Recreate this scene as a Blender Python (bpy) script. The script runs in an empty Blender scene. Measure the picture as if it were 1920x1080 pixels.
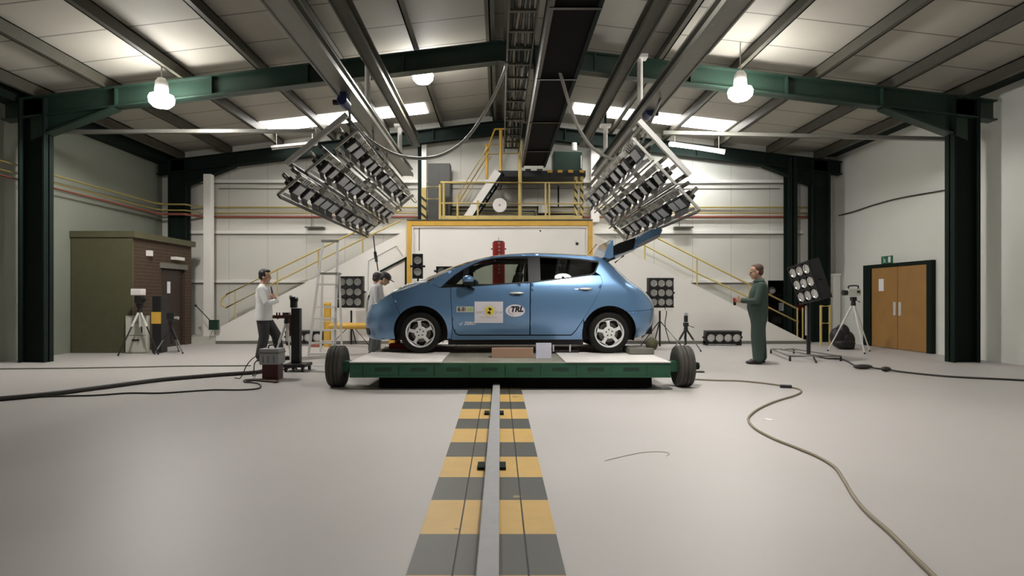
import bpy, bmesh, math, random
from mathutils import Vector, Matrix, Euler
from mathutils.geometry import delaunay_2d_cdt
random.seed(7)
SC = bpy.context.scene
COL = SC.collection
V = Vector
PI = math.pi
# ---------------------------------------------------------------- camera
F = 1150.0; HC = 1.16; CX = 936.0; CY = 557.0      # focal length in px, eye height, vanishing point
cam_d = bpy.data.cameras.new('camera'); cam = bpy.data.objects.new('camera', cam_d); COL.objects.link(cam)
cam.location = (0, 0, HC); cam.rotation_euler = (PI / 2, 0, 0)
cam_d.sensor_fit = 'HORIZONTAL'; cam_d.sensor_width = 36.0; cam_d.lens = F / 1920.0 * 36.0
cam_d.shift_x = (960 - CX) / 1920.0; cam_d.shift_y = (CY - 540) / 1920.0
cam_d.clip_start = 0.05; cam_d.clip_end = 200
SC.camera = cam
# ---------------------------------------------------------------- world, exposure, big lights
SC.view_settings.view_transform = 'Standard'; SC.view_settings.look = 'None'
SC.view_settings.gamma = 1.0; SC.view_settings.use_curve_mapping = False
SC.view_settings.exposure = 0.30
wd = bpy.data.worlds.new('world'); SC.world = wd; wd.use_nodes = True
wd.node_tree.nodes['Background'].inputs[0].default_value = (0.62, 0.70, 0.80, 1)
wd.node_tree.nodes['Background'].inputs[1].default_value = 0.3
HALL_LAMP_W = 210.0       # each high-bay lamp
TUBE_E = 14.0; SKY_E = 9.0; GLOBE_E = 80.0

def at(x, y, Y):
    return V(((x - CX) * Y / F, Y, HC + (CY - y) * Y / F))
def fl(x, y, z=0.0):
    Y = (HC - z) * F / (y - CY)
    return V(((x - CX) * Y / F, Y, z))

# ---------------------------------------------------------------- materials
def mat(name, col, rough=0.6, metal=0.0, var=0.08, scale=6.0, bump=0.0, bscale=60.0, coat=0.0, spec=0.5):
    m = bpy.data.materials.new(name); m.use_nodes = True
    nt = m.node_tree; b = nt.nodes['Principled BSDF']
    b.inputs['Roughness'].default_value = rough; b.inputs['Metallic'].default_value = metal
    b.inputs['Specular IOR Level'].default_value = spec
    if coat: b.inputs['Coat Weight'].default_value = coat; b.inputs['Coat Roughness'].default_value = 0.03
    tc = nt.nodes.new('ShaderNodeTexCoord')
    n = nt.nodes.new('ShaderNodeTexNoise'); n.inputs['Scale'].default_value = scale; n.inputs['Detail'].default_value = 4
    nt.links.new(tc.outputs['Object'], n.inputs['Vector'])
    mx = nt.nodes.new('ShaderNodeMix'); mx.data_type = 'RGBA'
    c = list(col) + [1]
    mx.inputs[6].default_value = [max(0, k * (1 - var)) for k in col] + [1]
    mx.inputs[7].default_value = [min(1, k * (1 + var)) for k in col] + [1]
    nt.links.new(n.outputs['Fac'], mx.inputs[0]); nt.links.new(mx.outputs[2], b.inputs['Base Color'])
    if bump:
        n2 = nt.nodes.new('ShaderNodeTexNoise'); n2.inputs['Scale'].default_value = bscale
        nt.links.new(tc.outputs['Object'], n2.inputs['Vector'])
        bp = nt.nodes.new('ShaderNodeBump'); bp.inputs['Strength'].default_value = bump; bp.inputs['Distance'].default_value = 0.02
        nt.links.new(n2.outputs['Fac'], bp.inputs['Height']); nt.links.new(bp.outputs['Normal'], b.inputs['Normal'])
    return m
def emis(name, col, e):
    m = bpy.data.materials.new(name); m.use_nodes = True
    nt = m.node_tree; b = nt.nodes['Principled BSDF']
    b.inputs['Base Color'].default_value = list(col) + [1]
    b.inputs['Emission Color'].default_value = list(col) + [1]; b.inputs['Emission Strength'].default_value = e
    n = nt.nodes.new('ShaderNodeTexNoise'); n.inputs['Scale'].default_value = 3
    mr = nt.nodes.new('ShaderNodeMapRange'); mr.inputs[3].default_value = e * .92; mr.inputs[4].default_value = e * 1.08
    nt.links.new(n.outputs['Fac'], mr.inputs[0]); nt.links.new(mr.outputs[0], b.inputs['Emission Strength'])
    return m
def lines(m, axis, pitch, width, col, offset=0.0):
    """a repeating dark joint line across the object's own axis (sheet laps, board joints)"""
    nt = m.node_tree; b = nt.nodes['Principled BSDF']
    src = b.inputs['Base Color'].links[0].from_socket
    tc = nt.nodes.new('ShaderNodeTexCoord'); sp = nt.nodes.new('ShaderNodeSeparateXYZ')
    nt.links.new(tc.outputs['Object'], sp.inputs[0])
    a = nt.nodes.new('ShaderNodeMath'); a.operation = 'ADD'; a.inputs[1].default_value = offset
    nt.links.new(sp.outputs[axis], a.inputs[0])
    w = nt.nodes.new('ShaderNodeMath'); w.operation = 'FLOORED_MODULO'; w.inputs[1].default_value = pitch
    nt.links.new(a.outputs[0], w.inputs[0])
    l = nt.nodes.new('ShaderNodeMath'); l.operation = 'LESS_THAN'; l.inputs[1].default_value = width
    nt.links.new(w.outputs[0], l.inputs[0])
    mx = nt.nodes.new('ShaderNodeMix'); mx.data_type = 'RGBA'
    nt.links.new(l.outputs[0], mx.inputs[0]); nt.links.new(src, mx.inputs[6]); mx.inputs[7].default_value = list(col) + [1]
    nt.links.new(mx.outputs[2], b.inputs['Base Color'])
    return m
M = {}
M['floor'] = mat('painted_floor', (.50, .477, .46), .48, spec=.35, var=.06, scale=.7, bump=.015, bscale=9)
M['white_wall'] = lines(mat('white_cladding', (.66, .645, .59), .6, var=.05, scale=1.2), 0, 1.02, .012, (.42, .41, .37))
M['white_paint'] = mat('white_masonry_paint', (.86, .835, .79), .6, var=.04, scale=1.5, bump=.1, bscale=25)
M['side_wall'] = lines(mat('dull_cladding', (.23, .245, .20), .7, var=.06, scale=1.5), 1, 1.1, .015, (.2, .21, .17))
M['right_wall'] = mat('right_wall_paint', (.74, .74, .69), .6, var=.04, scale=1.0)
M['roof'] = lines(mat('roof_sheet', (.43, .405, .35), .7, var=.07, scale=1.5), 1, 1.0, .03, (.16, .15, .13), .62)
M['steel_dark'] = mat('dark_green_steel', (.006, .013, .010), .75, var=.25, scale=4, spec=.2)
M['steel_green'] = mat('green_rafter_paint', (.02, .042, .03), .35, var=.25, scale=4)
M['steel_brown'] = mat('dull_brown_steel', (.075, .07, .052), .5, var=.3, scale=5)
M['steel_grey'] = mat('grey_steel', (.21, .205, .18), .4, .3, var=.15, scale=8)
M['galv'] = mat('galvanised_steel', (.50, .49, .45), .38, .45, var=.15, scale=14)
M['alu'] = mat('aluminium', (.78, .77, .74), .38, .35, var=.1, scale=10)
M['yellow'] = mat('yellow_paint', (.66, .39, .06), .45, var=.15, scale=6)
M['yellow_pale'] = mat('pale_yellow_paint', (.60, .46, .16), .5, var=.15, scale=6)
M['red'] = mat('red_paint', (.42, .03, .022), .45, var=.2, scale=5)
M['darkred'] = mat('dark_red_paint', (.07, .015, .013), .5, var=.2, scale=5)
M['black'] = mat('black_plastic', (.012, .012, .013), .5, var=.3, scale=10)
M['black_matt'] = mat('black_matt', (.006, .005, .005), .9, var=.3, scale=4, spec=.15)
M['black_gloss'] = mat('black_gloss', (.008, .008, .01), .15, var=.2, scale=10)
M['rubber'] = mat('rubber', (.055, .05, .043), .75, var=.3, scale=12, bump=.2, bscale=80)
M['tyre'] = mat('tyre_rubber', (.008, .008, .007), .7, var=.2, scale=12, spec=.3)
M['green_paint'] = mat('trolley_green', (.018, .085, .045), .45, var=.35, scale=3, bump=.1, bscale=15)
M['machine_green'] = mat('machine_green', (.009, .036, .022), .5, var=.2)
M['brick'] = mat('brown_brick', (.06, .034, .018), .8, var=.3, scale=9, bump=.3, bscale=14)
M['olive'] = mat('olive_paint', (.085, .08, .04), .7, var=.15)
M['door_brown'] = mat('dark_brown_door', (.035, .018, .014), .55, var=.2)
M['wood_door'] = mat('oak_veneer', (.36, .19, .06), .5, var=.18, scale=3)
M['plank'] = mat('pinkish_timber', (.40, .25, .17), .7, var=.2, scale=5)
M['concrete'] = mat('deck_steel', (.26, .245, .20), .7, var=.2, scale=5)
M['block_grey'] = mat('grey_block', (.17, .165, .14), .8, var=.2, scale=10)
M['white_plate'] = mat('white_plate', (.78, .74, .71), .5, var=.05, scale=3)
M['paper'] = mat('paper_white', (.80, .79, .82), .7, var=.04)
M['lilac'] = mat('lilac_board', (.62, .62, .75), .6, var=.06)
M['beige'] = mat('beige_box', (.55, .54, .47), .6, var=.06)
M['grey_case'] = mat('grey_case', (.36, .36, .37), .5, var=.12, scale=14)
M['cab_grey'] = mat('cabinet_grey', (.055, .055, .05), .5, var=.1)
M['glassface'] = mat('lamp_glass_grey', (.46, .47, .47), .3, var=.12, scale=20)
M['reflector'] = mat('lamp_reflector', (.62, .62, .60), .12, .75, var=.25, scale=30)
M['cable'] = mat('cable_dark', (.045, .04, .036), .6, var=.2)
M['cable_tan'] = mat('cable_tan', (.26, .22, .15), .6, var=.15)
M['hose'] = mat('hose_grey', (.33, .32, .28), .5, var=.12)
M['blue_motor'] = mat('blue_enamel', (.03, .045, .16), .4, var=.2)
M['globe'] = emis('lamp_globe', (1.0, .98, .93), GLOBE_E)
M['tube'] = emis('fluorescent_tube', (.93, .97, 1.0), TUBE_E)
M['sky'] = emis('rooflight_sheet', (1.0, .97, .94), SKY_E)
M['exit'] = mat('exit_sign_green', (.03, .16, .08), .5)
M['redpipe'] = mat('red_pipe', (.30, .09, .06), .5, var=.1)
M['yelpipe'] = mat('yellow_pipe', (.42, .33, .10), .5, var=.1)

# ---------------------------------------------------------------- mesh builder
ORG = {}
def orth(d):
    d = d.normalized(); up = V((0, 0, 1)) if abs(d.z) < .9 else V((0, 1, 0))
    a = d.cross(up).normalized(); b = a.cross(d).normalized()
    return a, b
class MB:
    def __init__(s): s.v = []; s.f = []
    def add(s, vs, fs):
        o = len(s.v); s.v += [V(p) for p in vs]; s.f += [[o + i for i in f] for f in fs]; return s
    def box(s, lo, hi, R=None, about=None):
        x0, y0, z0 = lo; x1, y1, z1 = hi
        vs = [V(p) for p in ((x0,y0,z0),(x1,y0,z0),(x1,y1,z0),(x0,y1,z0),(x0,y0,z1),(x1,y0,z1),(x1,y1,z1),(x0,y1,z1))]
        if R is not None:
            c = V(about) if about is not None else (V(lo) + V(hi)) / 2
            vs = [c + R @ (p - c) for p in vs]
        return s.add(vs, [(0,3,2,1),(4,5,6,7),(0,1,5,4),(1,2,6,5),(2,3,7,6),(3,0,4,7)])
    def cbox(s, c, size, R=None):
        c = V(c); h = V(size) / 2
        return s.box(c - h, c + h, R, c)
    def bar(s, p, q, w, h=None, up=None):
        p = V(p); q = V(q); h = h or w; d = (q - p).normalized()
        if up is None: a, b = orth(d)
        else:
            a = d.cross(V(up)).normalized(); b = a.cross(d).normalized()
        a = a * w / 2; b = b * h / 2
        vs = [p-a-b, p+a-b, p+a+b, p-a+b, q-a-b, q+a-b, q+a+b, q-a+b]
        return s.add(vs, [(0,1,2,3),(7,6,5,4),(4,5,1,0),(5,6,2,1),(6,7,3,2),(7,4,0,3)])
    def cyl(s, p, q, r0, r1=None, n=16, cap=True):
        p = V(p); q = V(q); r1 = r0 if r1 is None else r1; a, b = orth(q - p)
        vs = [p + (a * math.cos(2*PI*i/n) + b * math.sin(2*PI*i/n)) * r0 for i in range(n)] + [q + (a * math.cos(2*PI*i/n) + b * math.sin(2*PI*i/n)) * r1 for i in range(n)]
        fs = [(i, (i+1) % n, n + (i+1) % n, n + i) for i in range(n)]
        if cap: fs += [tuple(range(n-1, -1, -1)), tuple(range(n, 2*n))]
        return s.add(vs, fs)
    def tube(s, pts, r, n=8, closed=False):
        pts = [V(p) for p in pts]; N = len(pts); vs = []; a = None
        for i, p in enumerate(pts):
            d = (pts[(i+1) % N] - pts[i-1]) if closed else (pts[min(i+1, N-1)] - pts[max(i-1, 0)])
            d.normalize()
            if a is None: a, b = orth(d)
            else:
                a = (a - d * a.dot(d)).normalized(); b = d.cross(a).normalized()
            rr = r[i] if isinstance(r, (list, tuple)) else r
            vs += [p + (a * math.cos(2*PI*k/n) + b * math.sin(2*PI*k/n)) * rr for k in range(n)]
        fs = []
        for i in range(N if closed else N - 1):
            j = (i + 1) % N
            fs += [(i*n+k, i*n+(k+1) % n, j*n+(k+1) % n, j*n+k) for k in range(n)]
        if not closed: fs += [tuple(range(n-1, -1, -1)), tuple(range((N-1)*n, N*n))]
        return s.add(vs, fs)
    def prism(s, pts, off):
        pts = [V(p) for p in pts]; off = V(off); n = len(pts)
        return s.add(pts + [p + off for p in pts], [tuple(range(n-1, -1, -1)), tuple(range(n, 2*n))] + [(i, (i+1) % n, n + (i+1) % n, n + i) for i in range(n)])
    def ell(s, c, r, R=None, nu=20, nv=12):
        c = V(c); R = R or Matrix.Identity(3); vs = []; fs = []
        r = (r, r, r) if not hasattr(r, '__len__') else r
        for j in range(1, nv):
            t = PI * j / nv
            for i in range(nu):
                p = 2 * PI * i / nu
                vs.append(c + R @ V((r[0]*math.sin(t)*math.cos(p), r[1]*math.sin(t)*math.sin(p), r[2]*math.cos(t))))
        top = len(vs); vs.append(c + R @ V((0, 0, r[2]))); bot = len(vs); vs.append(c + R @ V((0, 0, -r[2])))
        for j in range(nv - 2):
            for i in range(nu):
                k = (i + 1) % nu
                fs.append((j*nu+i, (j+1)*nu+i, (j+1)*nu+k, j*nu+k))
        for i in range(nu):
            k = (i + 1) % nu
            fs.append((top, i, k)); fs.append((bot, (nv-2)*nu+k, (nv-2)*nu+i))
        return s.add(vs, fs)
    def lathe(s, prof, o, axis, n=32, closed=False):
        o = V(o); d = V(axis).normalized(); a, b = orth(d); vs = []; m = len(prof)
        for r, h in prof:
            vs += [o + d * h + (a * math.cos(2*PI*i/n) + b * math.sin(2*PI*i/n)) * r for i in range(n)]
        fs = []
        for j in range(m if closed else m - 1):
            k = (j + 1) % m
            fs += [(j*n+i, j*n+(i+1) % n, k*n+(i+1) % n, k*n+i) for i in range(n)]
        if not closed:
            if prof[0][0] > 1e-4: fs.append(tuple(range(n-1, -1, -1)))
            if prof[-1][0] > 1e-4: fs.append(tuple(range((m-1)*n, m*n)))
        return s.add(vs, fs)
    def merge(s, o, mtx=None):
        return s.add([mtx @ p if mtx is not None else p for p in o.v], o.f)
    def build(s, name, m, parent=None, origin=None, smooth=False, bevel=0, recalc=True):
        off = V(ORG.get(parent.name, (0, 0, 0))) if parent is not None else V(origin or (0, 0, 0))
        me = bpy.data.meshes.new(name)
        me.from_pydata([p - off for p in s.v], [], s.f)
        if recalc:
            bm = bmesh.new(); bm.from_mesh(me); bmesh.ops.recalc_face_normals(bm, faces=bm.faces); bm.to_mesh(me); bm.free()
        me.materials.append(m if not isinstance(m, str) else M[m])
        if smooth:
            if smooth is True: me.polygons.foreach_set('use_smooth', [True] * len(me.polygons))
            else:
                me.polygons.foreach_set('use_smooth', [True] * len(me.polygons)); me.set_sharp_from_angle(angle=smooth)
        o = bpy.data.objects.new(name, me); COL.objects.link(o)
        if parent is not None: o.parent = parent; ORG[o.name] = tuple(off)
        else: o.location = off; ORG[o.name] = tuple(off)
        if bevel:
            b = o.modifiers.new('bevel', 'BEVEL'); b.width = bevel; b.segments = 2; b.limit_method = 'ANGLE'
        return o
def cat_rom(pts, n=8):
    pts = [V(p) for p in pts]; P = [pts[0]*2 - pts[1]] + pts + [pts[-1]*2 - pts[-2]]; out = []
    for i in range(1, len(P) - 2):
        a, b, c, d = P[i-1], P[i], P[i+1], P[i+2]
        for k in range(n):
            t = k / n
            out.append(.5 * ((2*b) + (c-a)*t + (2*a-5*b+4*c-d)*t*t + (3*b-a-3*c+d)*t**3))
    out.append(pts[-1]); return out
def tag(o, label, cat, group=None, kind=None):
    o['label'] = label; o['category'] = cat
    if group: o['group'] = group
    if kind: o['kind'] = kind
    return o
def thing(name, label, cat, loc=(0, 0, 0), group=None, rz=0.0):
    o = bpy.data.objects.new(name, None); COL.objects.link(o); o.location = loc; o.rotation_euler = (0, 0, rz)
    o.empty_display_size = .1
    ORG[o.name] = tuple(loc)
    return tag(o, label, cat, group)
def local(o):                       # children of o are given in o's own coordinates
    ORG[o.name] = (0, 0, 0); return o
def struct(o): o['kind'] = 'structure'; return o
def copy_tree(o, parent=None):
    c = o.copy(); COL.objects.link(c)
    if parent is not None: c.parent = parent
    for ch in [k for k in COL.objects if k.parent == o]: copy_tree(ch, c)
    return c
def interp(tab, x):
    if x <= tab[0][0]: return tab[0][1]
    for (a, fa), (b, fb) in zip(tab, tab[1:]):
        if x <= b:
            t = (x - a) / (b - a); return fa + (fb - fa) * t
    return tab[-1][1]

# ================================================================= SETTING
XW = 8.9; YB = 16.2; YF = -6.0; APEX = 5.97; SL = .118
def roofz(x): return APEX - SL * abs(x)
def raftz(x): return 5.70 - SL * abs(x)
struct(MB().box((-XW-.3, YF, -.2), (XW+.3, YB+2.5, 0)).build('floor', 'floor'))
mb = MB()
for s in (-1, 1):
    mb.prism([(0, YF, APEX), (s*(XW+.2), YF, roofz(XW+.2)), (s*(XW+.2), YF, roofz(XW+.2)+.12), (0, YF, APEX+.12)], (0, YB+.3-YF, 0))
struct(mb.build('ceiling', 'roof'))
# back wall with the dark store opening low on the right
OX0, OX1, OZ = 7.1, 8.55, 1.60
gz = roofz(XW)
mb = MB()
mb.prism([(-XW, YB, 0), (OX0, YB, 0), (OX0, YB, roofz(OX0)), (0, YB, APEX), (-XW, YB, gz)], (0, .2, 0))
mb.prism([(OX0, YB, OZ), (XW, YB, OZ), (XW, YB, gz), (OX0, YB, roofz(OX0))], (0, .2, 0))
mb.box((OX1, YB, 0), (XW, YB+.2, OZ))
struct(mb.build('wall_back', 'white_wall'))
mb = MB(); mb.box((OX0-.1, YB+1.6, 0), (OX1+.1, YB+1.7, OZ+.2)).box((OX0-.2, YB+.2, 0), (OX0, YB+1.7, OZ+.2)).box((OX1, YB+.2, 0), (OX1+.2, YB+1.7, OZ+.2)).box((OX0-.2, YB+.2, OZ), (OX1+.2, YB+1.7, OZ+.1))
struct(mb.build('wall_store', 'cab_grey'))
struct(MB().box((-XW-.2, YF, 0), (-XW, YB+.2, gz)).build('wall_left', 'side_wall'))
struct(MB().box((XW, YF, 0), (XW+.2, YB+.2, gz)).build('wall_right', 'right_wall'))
mb = MB(); mb.prism([(-XW, YF, 0), (XW, YF, 0), (XW, YF, gz), (0, YF, APEX), (-XW, YF, gz)], (0, -.2, 0))
struct(mb.build('wall_front', 'side_wall'))
# rooflights: two translucent strips seen in the far bay
for i, (a, b) in enumerate(((-5.7, -1.77), (1.79, 5.6))):
    t = .012
    m_ = MB().prism([(a, 14.5, roofz(a)-.004), (b, 14.5, roofz(b)-.004), (b, 14.5, roofz(b)-t-.004), (a, 14.5, roofz(a)-t-.004)], (0, .8, 0))
    struct(m_.build('window_%d' % (i+1), 'sky'))
# horizontal sheeting rails on the back wall
for i, z in enumerate((1.57, 2.86, 4.2)):
    x1 = 7.0 if z < 1.6 else 8.0
    struct(MB().box((-8.2, YB-.06, z-.03), (x1, YB, z+.05)).build('trim_%d' % (i+1), 'white_paint'))
    struct(MB().box((-8.2, YB-.05, z-.055), (x1, YB, z-.03)).build('trim_%d' % (i+11), 'steel_grey'))  # grey strip drawn for the shadow below each rail
struct(MB().box((-7.63, 15.2, 0), (-7.02, YB, .17)).build('trim_4', 'beige'))
struct(MB().box((-8.2, 15.45, 0), (-7.63, YB, .17)).build('trim_5', 'beige'))
# gable and middle rafters with their haunches and corner stanchions, one frame each
def frame(Y, label, col, depth, cols=True):
    t = thing('portal_frame', label, 'steel frame', (0, Y, 0), 'portal frames of the hall')
    for s in (-1, 1):
        mb = MB()
        def zt(x): return raftz(x)
        mb.prism([(0, Y-.015, zt(0)), (s*XW*.99, Y-.015, zt(XW)), (s*XW*.99, Y-.015, zt(XW)-depth), (0, Y-.015, zt(0)-depth)], (0, .03, 0))
        for dz in (0, depth-.025):
            mb.prism([(0, Y-.11, zt(0)-dz), (s*XW*.99, Y-.11, zt(XW)-dz), (s*XW*.99, Y-.11, zt(XW)-dz-.025), (0, Y-.11, zt(0)-dz-.025)], (0, .22, 0))
        # stiffeners
        for x in (1.7, 3.4, 5.1, 6.8):
            mb.box((s*x-.012, Y-.1, zt(x)-depth+.02), (s*x+.012, Y+.1, zt(x)-.02))
        mb.build('rafter', col, t)
        mb = MB()
        mb.prism([(s*6.9, Y-.02, zt(6.9)-depth), (s*8.35, Y-.02, zt(8.35)-depth), (s*8.35, Y-.02, 3.95), (s*8.0, Y-.02, 4.1)], (0, .04, 0))
        mb.prism([(s*6.85, Y-.11, zt(6.85)-depth), (s*8.02, Y-.11, 4.08), (s*8.02, Y-.11, 4.05), (s*6.8, Y-.11, zt(6.8)-depth-.03)], (0, .22, 0))
        mb.build('haunch', col, t)
        if cols:
            mb = MB()
            x0, x1 = 8.04, 8.5
            mb.box((min(s*x0, s*x1), Y-.015, 0), (max(s*x0, s*x1), Y+.015, zt(8.4)-.02))
            for xx in (x0, x1-.03):
                a, b = s*xx, s*(xx+.03)
                mb.box((min(a, b), Y-.12, 0), (max(a, b), Y+.12, zt(8.4)-.02))
            mb.build('stanchion', 'steel_dark', t)
    return t
frame(15.85, 'dark green steel portal frame against the far gable wall', 'steel_dark', .34)
frame(10.95, 'green steel portal frame crossing overhead in front of the rooflights', 'steel_green', .36, True)
# purlins, each its own bar
px_ = (.16, 1.5, 2.9, 4.3, 5.68, 7.05, 8.3)
names = ('nearest the ridge', 'second from the ridge', 'third from the ridge', 'fourth from the ridge', 'fifth from the ridge', 'sixth from the ridge', 'lowest, at the eaves')
for s, side in ((-1, 'left'), (1, 'right')):
    for x, nm in zip(px_, names):
        mb = MB(); z = raftz(x) + .01; X = s * x
        # cold-rolled zed: web and two lips
        mb.box((X-.012, YF+.05, z), (X+.012, YB-.02, roofz(x)-.02))
        mb.box((X-.085 if s > 0 else X-.012, YF+.05, z), (X+.012 if s > 0 else X+.085, YB-.02, z+.016))
        mb.box((X-.012 if s > 0 else X-.085, YF+.05, roofz(x)-.036), (X+.085 if s > 0 else X+.012, YB-.02, roofz(x)-.02))
        tag(mb.build('roof_purlin', 'steel_brown', origin=(X, 0, z)), 'brown steel purlin under the %s roof slope, %s' % (side, nm), 'purlin', 'roof purlins')
# eaves beams along the side walls
for s, side in ((-1, 'left'), (1, 'right')):
    tag(MB().box((min(s*8.55, s*8.88), YF+.05, 4.62 if s < 0 else 4.86), (max(s*8.55, s*8.88), YB-.02, 4.93)).build('eaves_beam', 'steel_dark'), 'dark eaves beam running along the top of the %s wall' % side, 'beam')
# ================================================================= WALL ITEMS
def post(x, y0, y1, Y, w, m, label, cat='column', group=None, d=None):
    a = at(x, y0, Y); b = at(x, y1, Y)
    return tag(MB().box((a.x-w/2, Y, b.z), (a.x+w/2, Y+(d or w), a.z)).build('wall_post', m, origin=(a.x, Y, b.z), bevel=.006), label, cat, group)
o = post(388, 326, 632, 15.6, .19, 'white_paint', 'white boxed wall post left of the stairs, beside the dark corner stanchion')
post(795, 262, 416, 15.95, .13, 'white_paint', 'white post on the gable wall left of the tall grey cabinet')
post(787, 262, 416, 16.08, .10, 'steel_dark', 'thin dark post on the gable wall behind the white post')
post(1116, 278, 416, 15.95, .22, 'white_paint', 'white post on the gable wall right of the green machine')
mb = MB(); mb.box((7.43, 15.75, 0), (7.66, 15.78, 4.75)).box((7.43, 16.0, 0), (7.66, 16.03, 4.75)).box((7.53, 15.75, 0), (7.56, 16.03, 4.75))
tag(mb.build('steel_column', 'steel_dark', origin=(7.54, 15.9, 0)), 'dark slim steel column on the gable wall left of the right corner', 'column')
# service pipes along gable and side wall
def pipe(z, r, m, label, y=YB-.09, x0=-8.3, x1=8.6, side=True):
    pts = [V((-8.64, 6.0, z)), V((-8.64, 15.4, z)), V((-8.52, 15.6, z)), V((-8.0, 15.62, z)), V((-7.85, y-.08, z)), V((-7.7, y, z)), V((x1, y, z))] if side else [V((x0, y, z)), V((x1, y, z))]
    tag(MB().tube(pts, r, 8).build('service_pipe', m), label, 'pipe', 'pipes along the gable wall')
pipe(3.52, .022, 'yelpipe', 'yellow upper pipe running along the far wall', YB-.06)
pipe(3.37, .018, 'yelpipe', 'thin yellow pipe between the other wall pipes', YB-.08)
pipe(3.27, .03, 'redpipe', 'red pipe, lowest of the bundle along the far wall', YB-.08)
pipe(4.02, .012, 'steel_grey', 'thin grey conduit high on the far wall', YB-.02, -7.4, 7.4, False)
# wall bracket trays (thin dark shelves) on both sides
for x, lab in ((592, 'left'), (1280, 'right')):
    a = at(x, 428, 16.15)
    t = thing('wall_bracket', 'small dark wall bracket on the %s of the far wall' % lab, 'bracket', a)
    MB().box((a.x-.24, 15.98, a.z), (a.x+.24, 16.19, a.z+.03)).build('shelf', 'steel_brown', t)
    MB().tube([V((a.x-.1, 16.1, a.z+.03)), V((a.x-.1, 16.12, a.z+.45))], .008, 6).build('rod', 'steel_brown', t)

# ---------------------------------------------------------------- stairs either side of the concrete block
YS = 15.2
def stair(sign, xtip, ytip0, xtop, ytop, label):
    a0 = at(xtip, 645, YS); a0.z = 0; a1 = at(xtip, ytip0, YS); b1 = at(xtop, ytop, YS)
    t = thing('staircase', label, 'stairs', (a0.x, YS, 0))
    mb = MB().prism([(a0.x, YS, 0), (b1.x, YS, 0), (b1.x, YS, b1.z), (a1.x, YS, max(a1.z, .02))], (0, .12, 0))
    mb.build('side_wall', 'white_paint', t)
    # treads behind the side wall
    n = 14; mb = MB()
    for i in range(n):
        xa = a0.x + (b1.x - a0.x) * i / n; z = max(.04, b1.z * i / n - .03)
        if abs(xa) > 7.3: continue
        mb.box((min(xa, b1.x), YS+.12, 0), (max(xa, b1.x), YB-.02, z))
    mb.build('steps', 'concrete', t)
    MB().box((min(a0.x, b1.x), YS-.03, 0), (max(a0.x, b1.x), YS, .075)).build('skirting', 'steel_grey', t)
    return t
st_l = stair(-1, 405, 617, 764, 431, 'white stairs rising from the left to the platform')
st_r = stair(1, 1520, 644, 1110, 437, 'white stairs rising from the right to the platform')
# seam of an access panel and its dark opening edge in the left stair wall
mb = MB()
for (xa, ya), (xb, yb) in (((713, 509), (763, 483)), ((761, 483), (761, 560))):
    p = at(xa, ya, YS-.02); q = at(xb, yb, YS-.02); mb.bar(p, q, .04, .075, up=(0, -1, 0))
mb.build('panel_edge', 'steel_dark', st_l)
mb = MB(); 
for (xa, ya), (xb, yb) in (((690, 560), (691, 489)), ((691, 489), (743, 461)), ((743, 461), (755, 480))):
    p = at(xa, ya, YS-.004); q = at(xb, yb, YS-.004); mb.bar(p, q, .012, .03, up=(0, -1, 0))
mb.build('panel_seam', 'galv', st_l)
def handrail(top, low, posts, label, end=None):
    a = at(*top[0], YS+.06)
    t = thing('stair_handrail', label, 'handrail', a)
    MB().tube([at(x, y, YS+.06) for x, y in top], .022, 8).build('top_rail', 'yellow_pale', t, smooth=True)
    MB().tube([at(x, y, YS+.06) for x, y in low], .02, 8).build('mid_rail', 'yellow_pale', t, smooth=True)
    for x, y0, y1 in posts:
        MB().cyl(at(x, y0, YS+.06), at(x, y1, YS+.06), .018, n=8).build('post', 'yellow_pale', t)
    if end: MB().tube(cat_rom([at(x, y, YS+.06) for x, y in end], 4), .022, 8).build('end_loop', 'yellow_pale', t, smooth=True)
handrail([(424, 552.5), (509, 511), (603, 465), (680, 428), (752, 393)], [(424, 577), (509, 533), (593, 491), (680, 448), (752, 413)],
         [(441, 545, 600), (520, 507, 560), (597, 468, 521), (680, 429, 478)], 'pale yellow tubular handrail on the left stairs', [(426, 552), (417, 560), (416, 571), (424, 577)])
handrail([(1150, 404), (1235, 447.5), (1310, 485.5), (1390, 526), (1493, 578)], [(1150, 431), (1209, 460), (1307, 512), (1390, 551), (1497, 604)],
         [(1209, 435, 490), (1307, 484, 537), (1405, 534, 586), (1495, 577, 636), (1505, 577, 638)], 'pale yellow tubular handrail on the right stairs')

# ---------------------------------------------------------------- impact block with its yellow frame, and the platform on top
YP = 15.0; s_ = F / YP
bl = thing('impact_block', 'big white block framed in yellow behind the car', 'block', (0, YP, 0))
xa, xb = at(766, 0, YP).x, at(1107, 0, YP).x; zt = 2.98
MB().box((xa, YP+.05, 0), (xb, YB-.03, zt)).build('block_body', 'white_paint', bl)
xo0, xo1 = at(763, 0, YP).x, at(1111, 0, YP).x; zo = at(0, 414, YP).z
mb = MB().box((xo0, YP-.04, 0), (xo0+.115, YP+.1, zo)).box((xo1-.115, YP-.04, 0), (xo1, YP+.1, zo)).box((xo0+.115, YP-.04, zo-.125), (xo1-.115, YP+.1, zo))
mb.build('edge_frame', 'yellow', bl, bevel=.01)
mb = MB().box((xo0+.115, YP-.01, 0), (xo0+.155, YP+.05, zo-.125)).box((xo1-.155, YP-.01, 0), (xo1-.115, YP+.05, zo-.125)).box((xo0+.155, YP-.01, zo-.165), (xo1-.155, YP+.05, zo-.125))
mb.build('inner_edging', 'white_plate', bl)
mb = MB()
for x, y in ((1082, 457), (1013, 433)): mb.cyl(at(x, y, YP+.05), at(x, y, YP+.05) + V((0, -.02, 0)), .035 if x > 1050 else .02, n=12)
mb.build('hole', 'black', bl)
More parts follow.
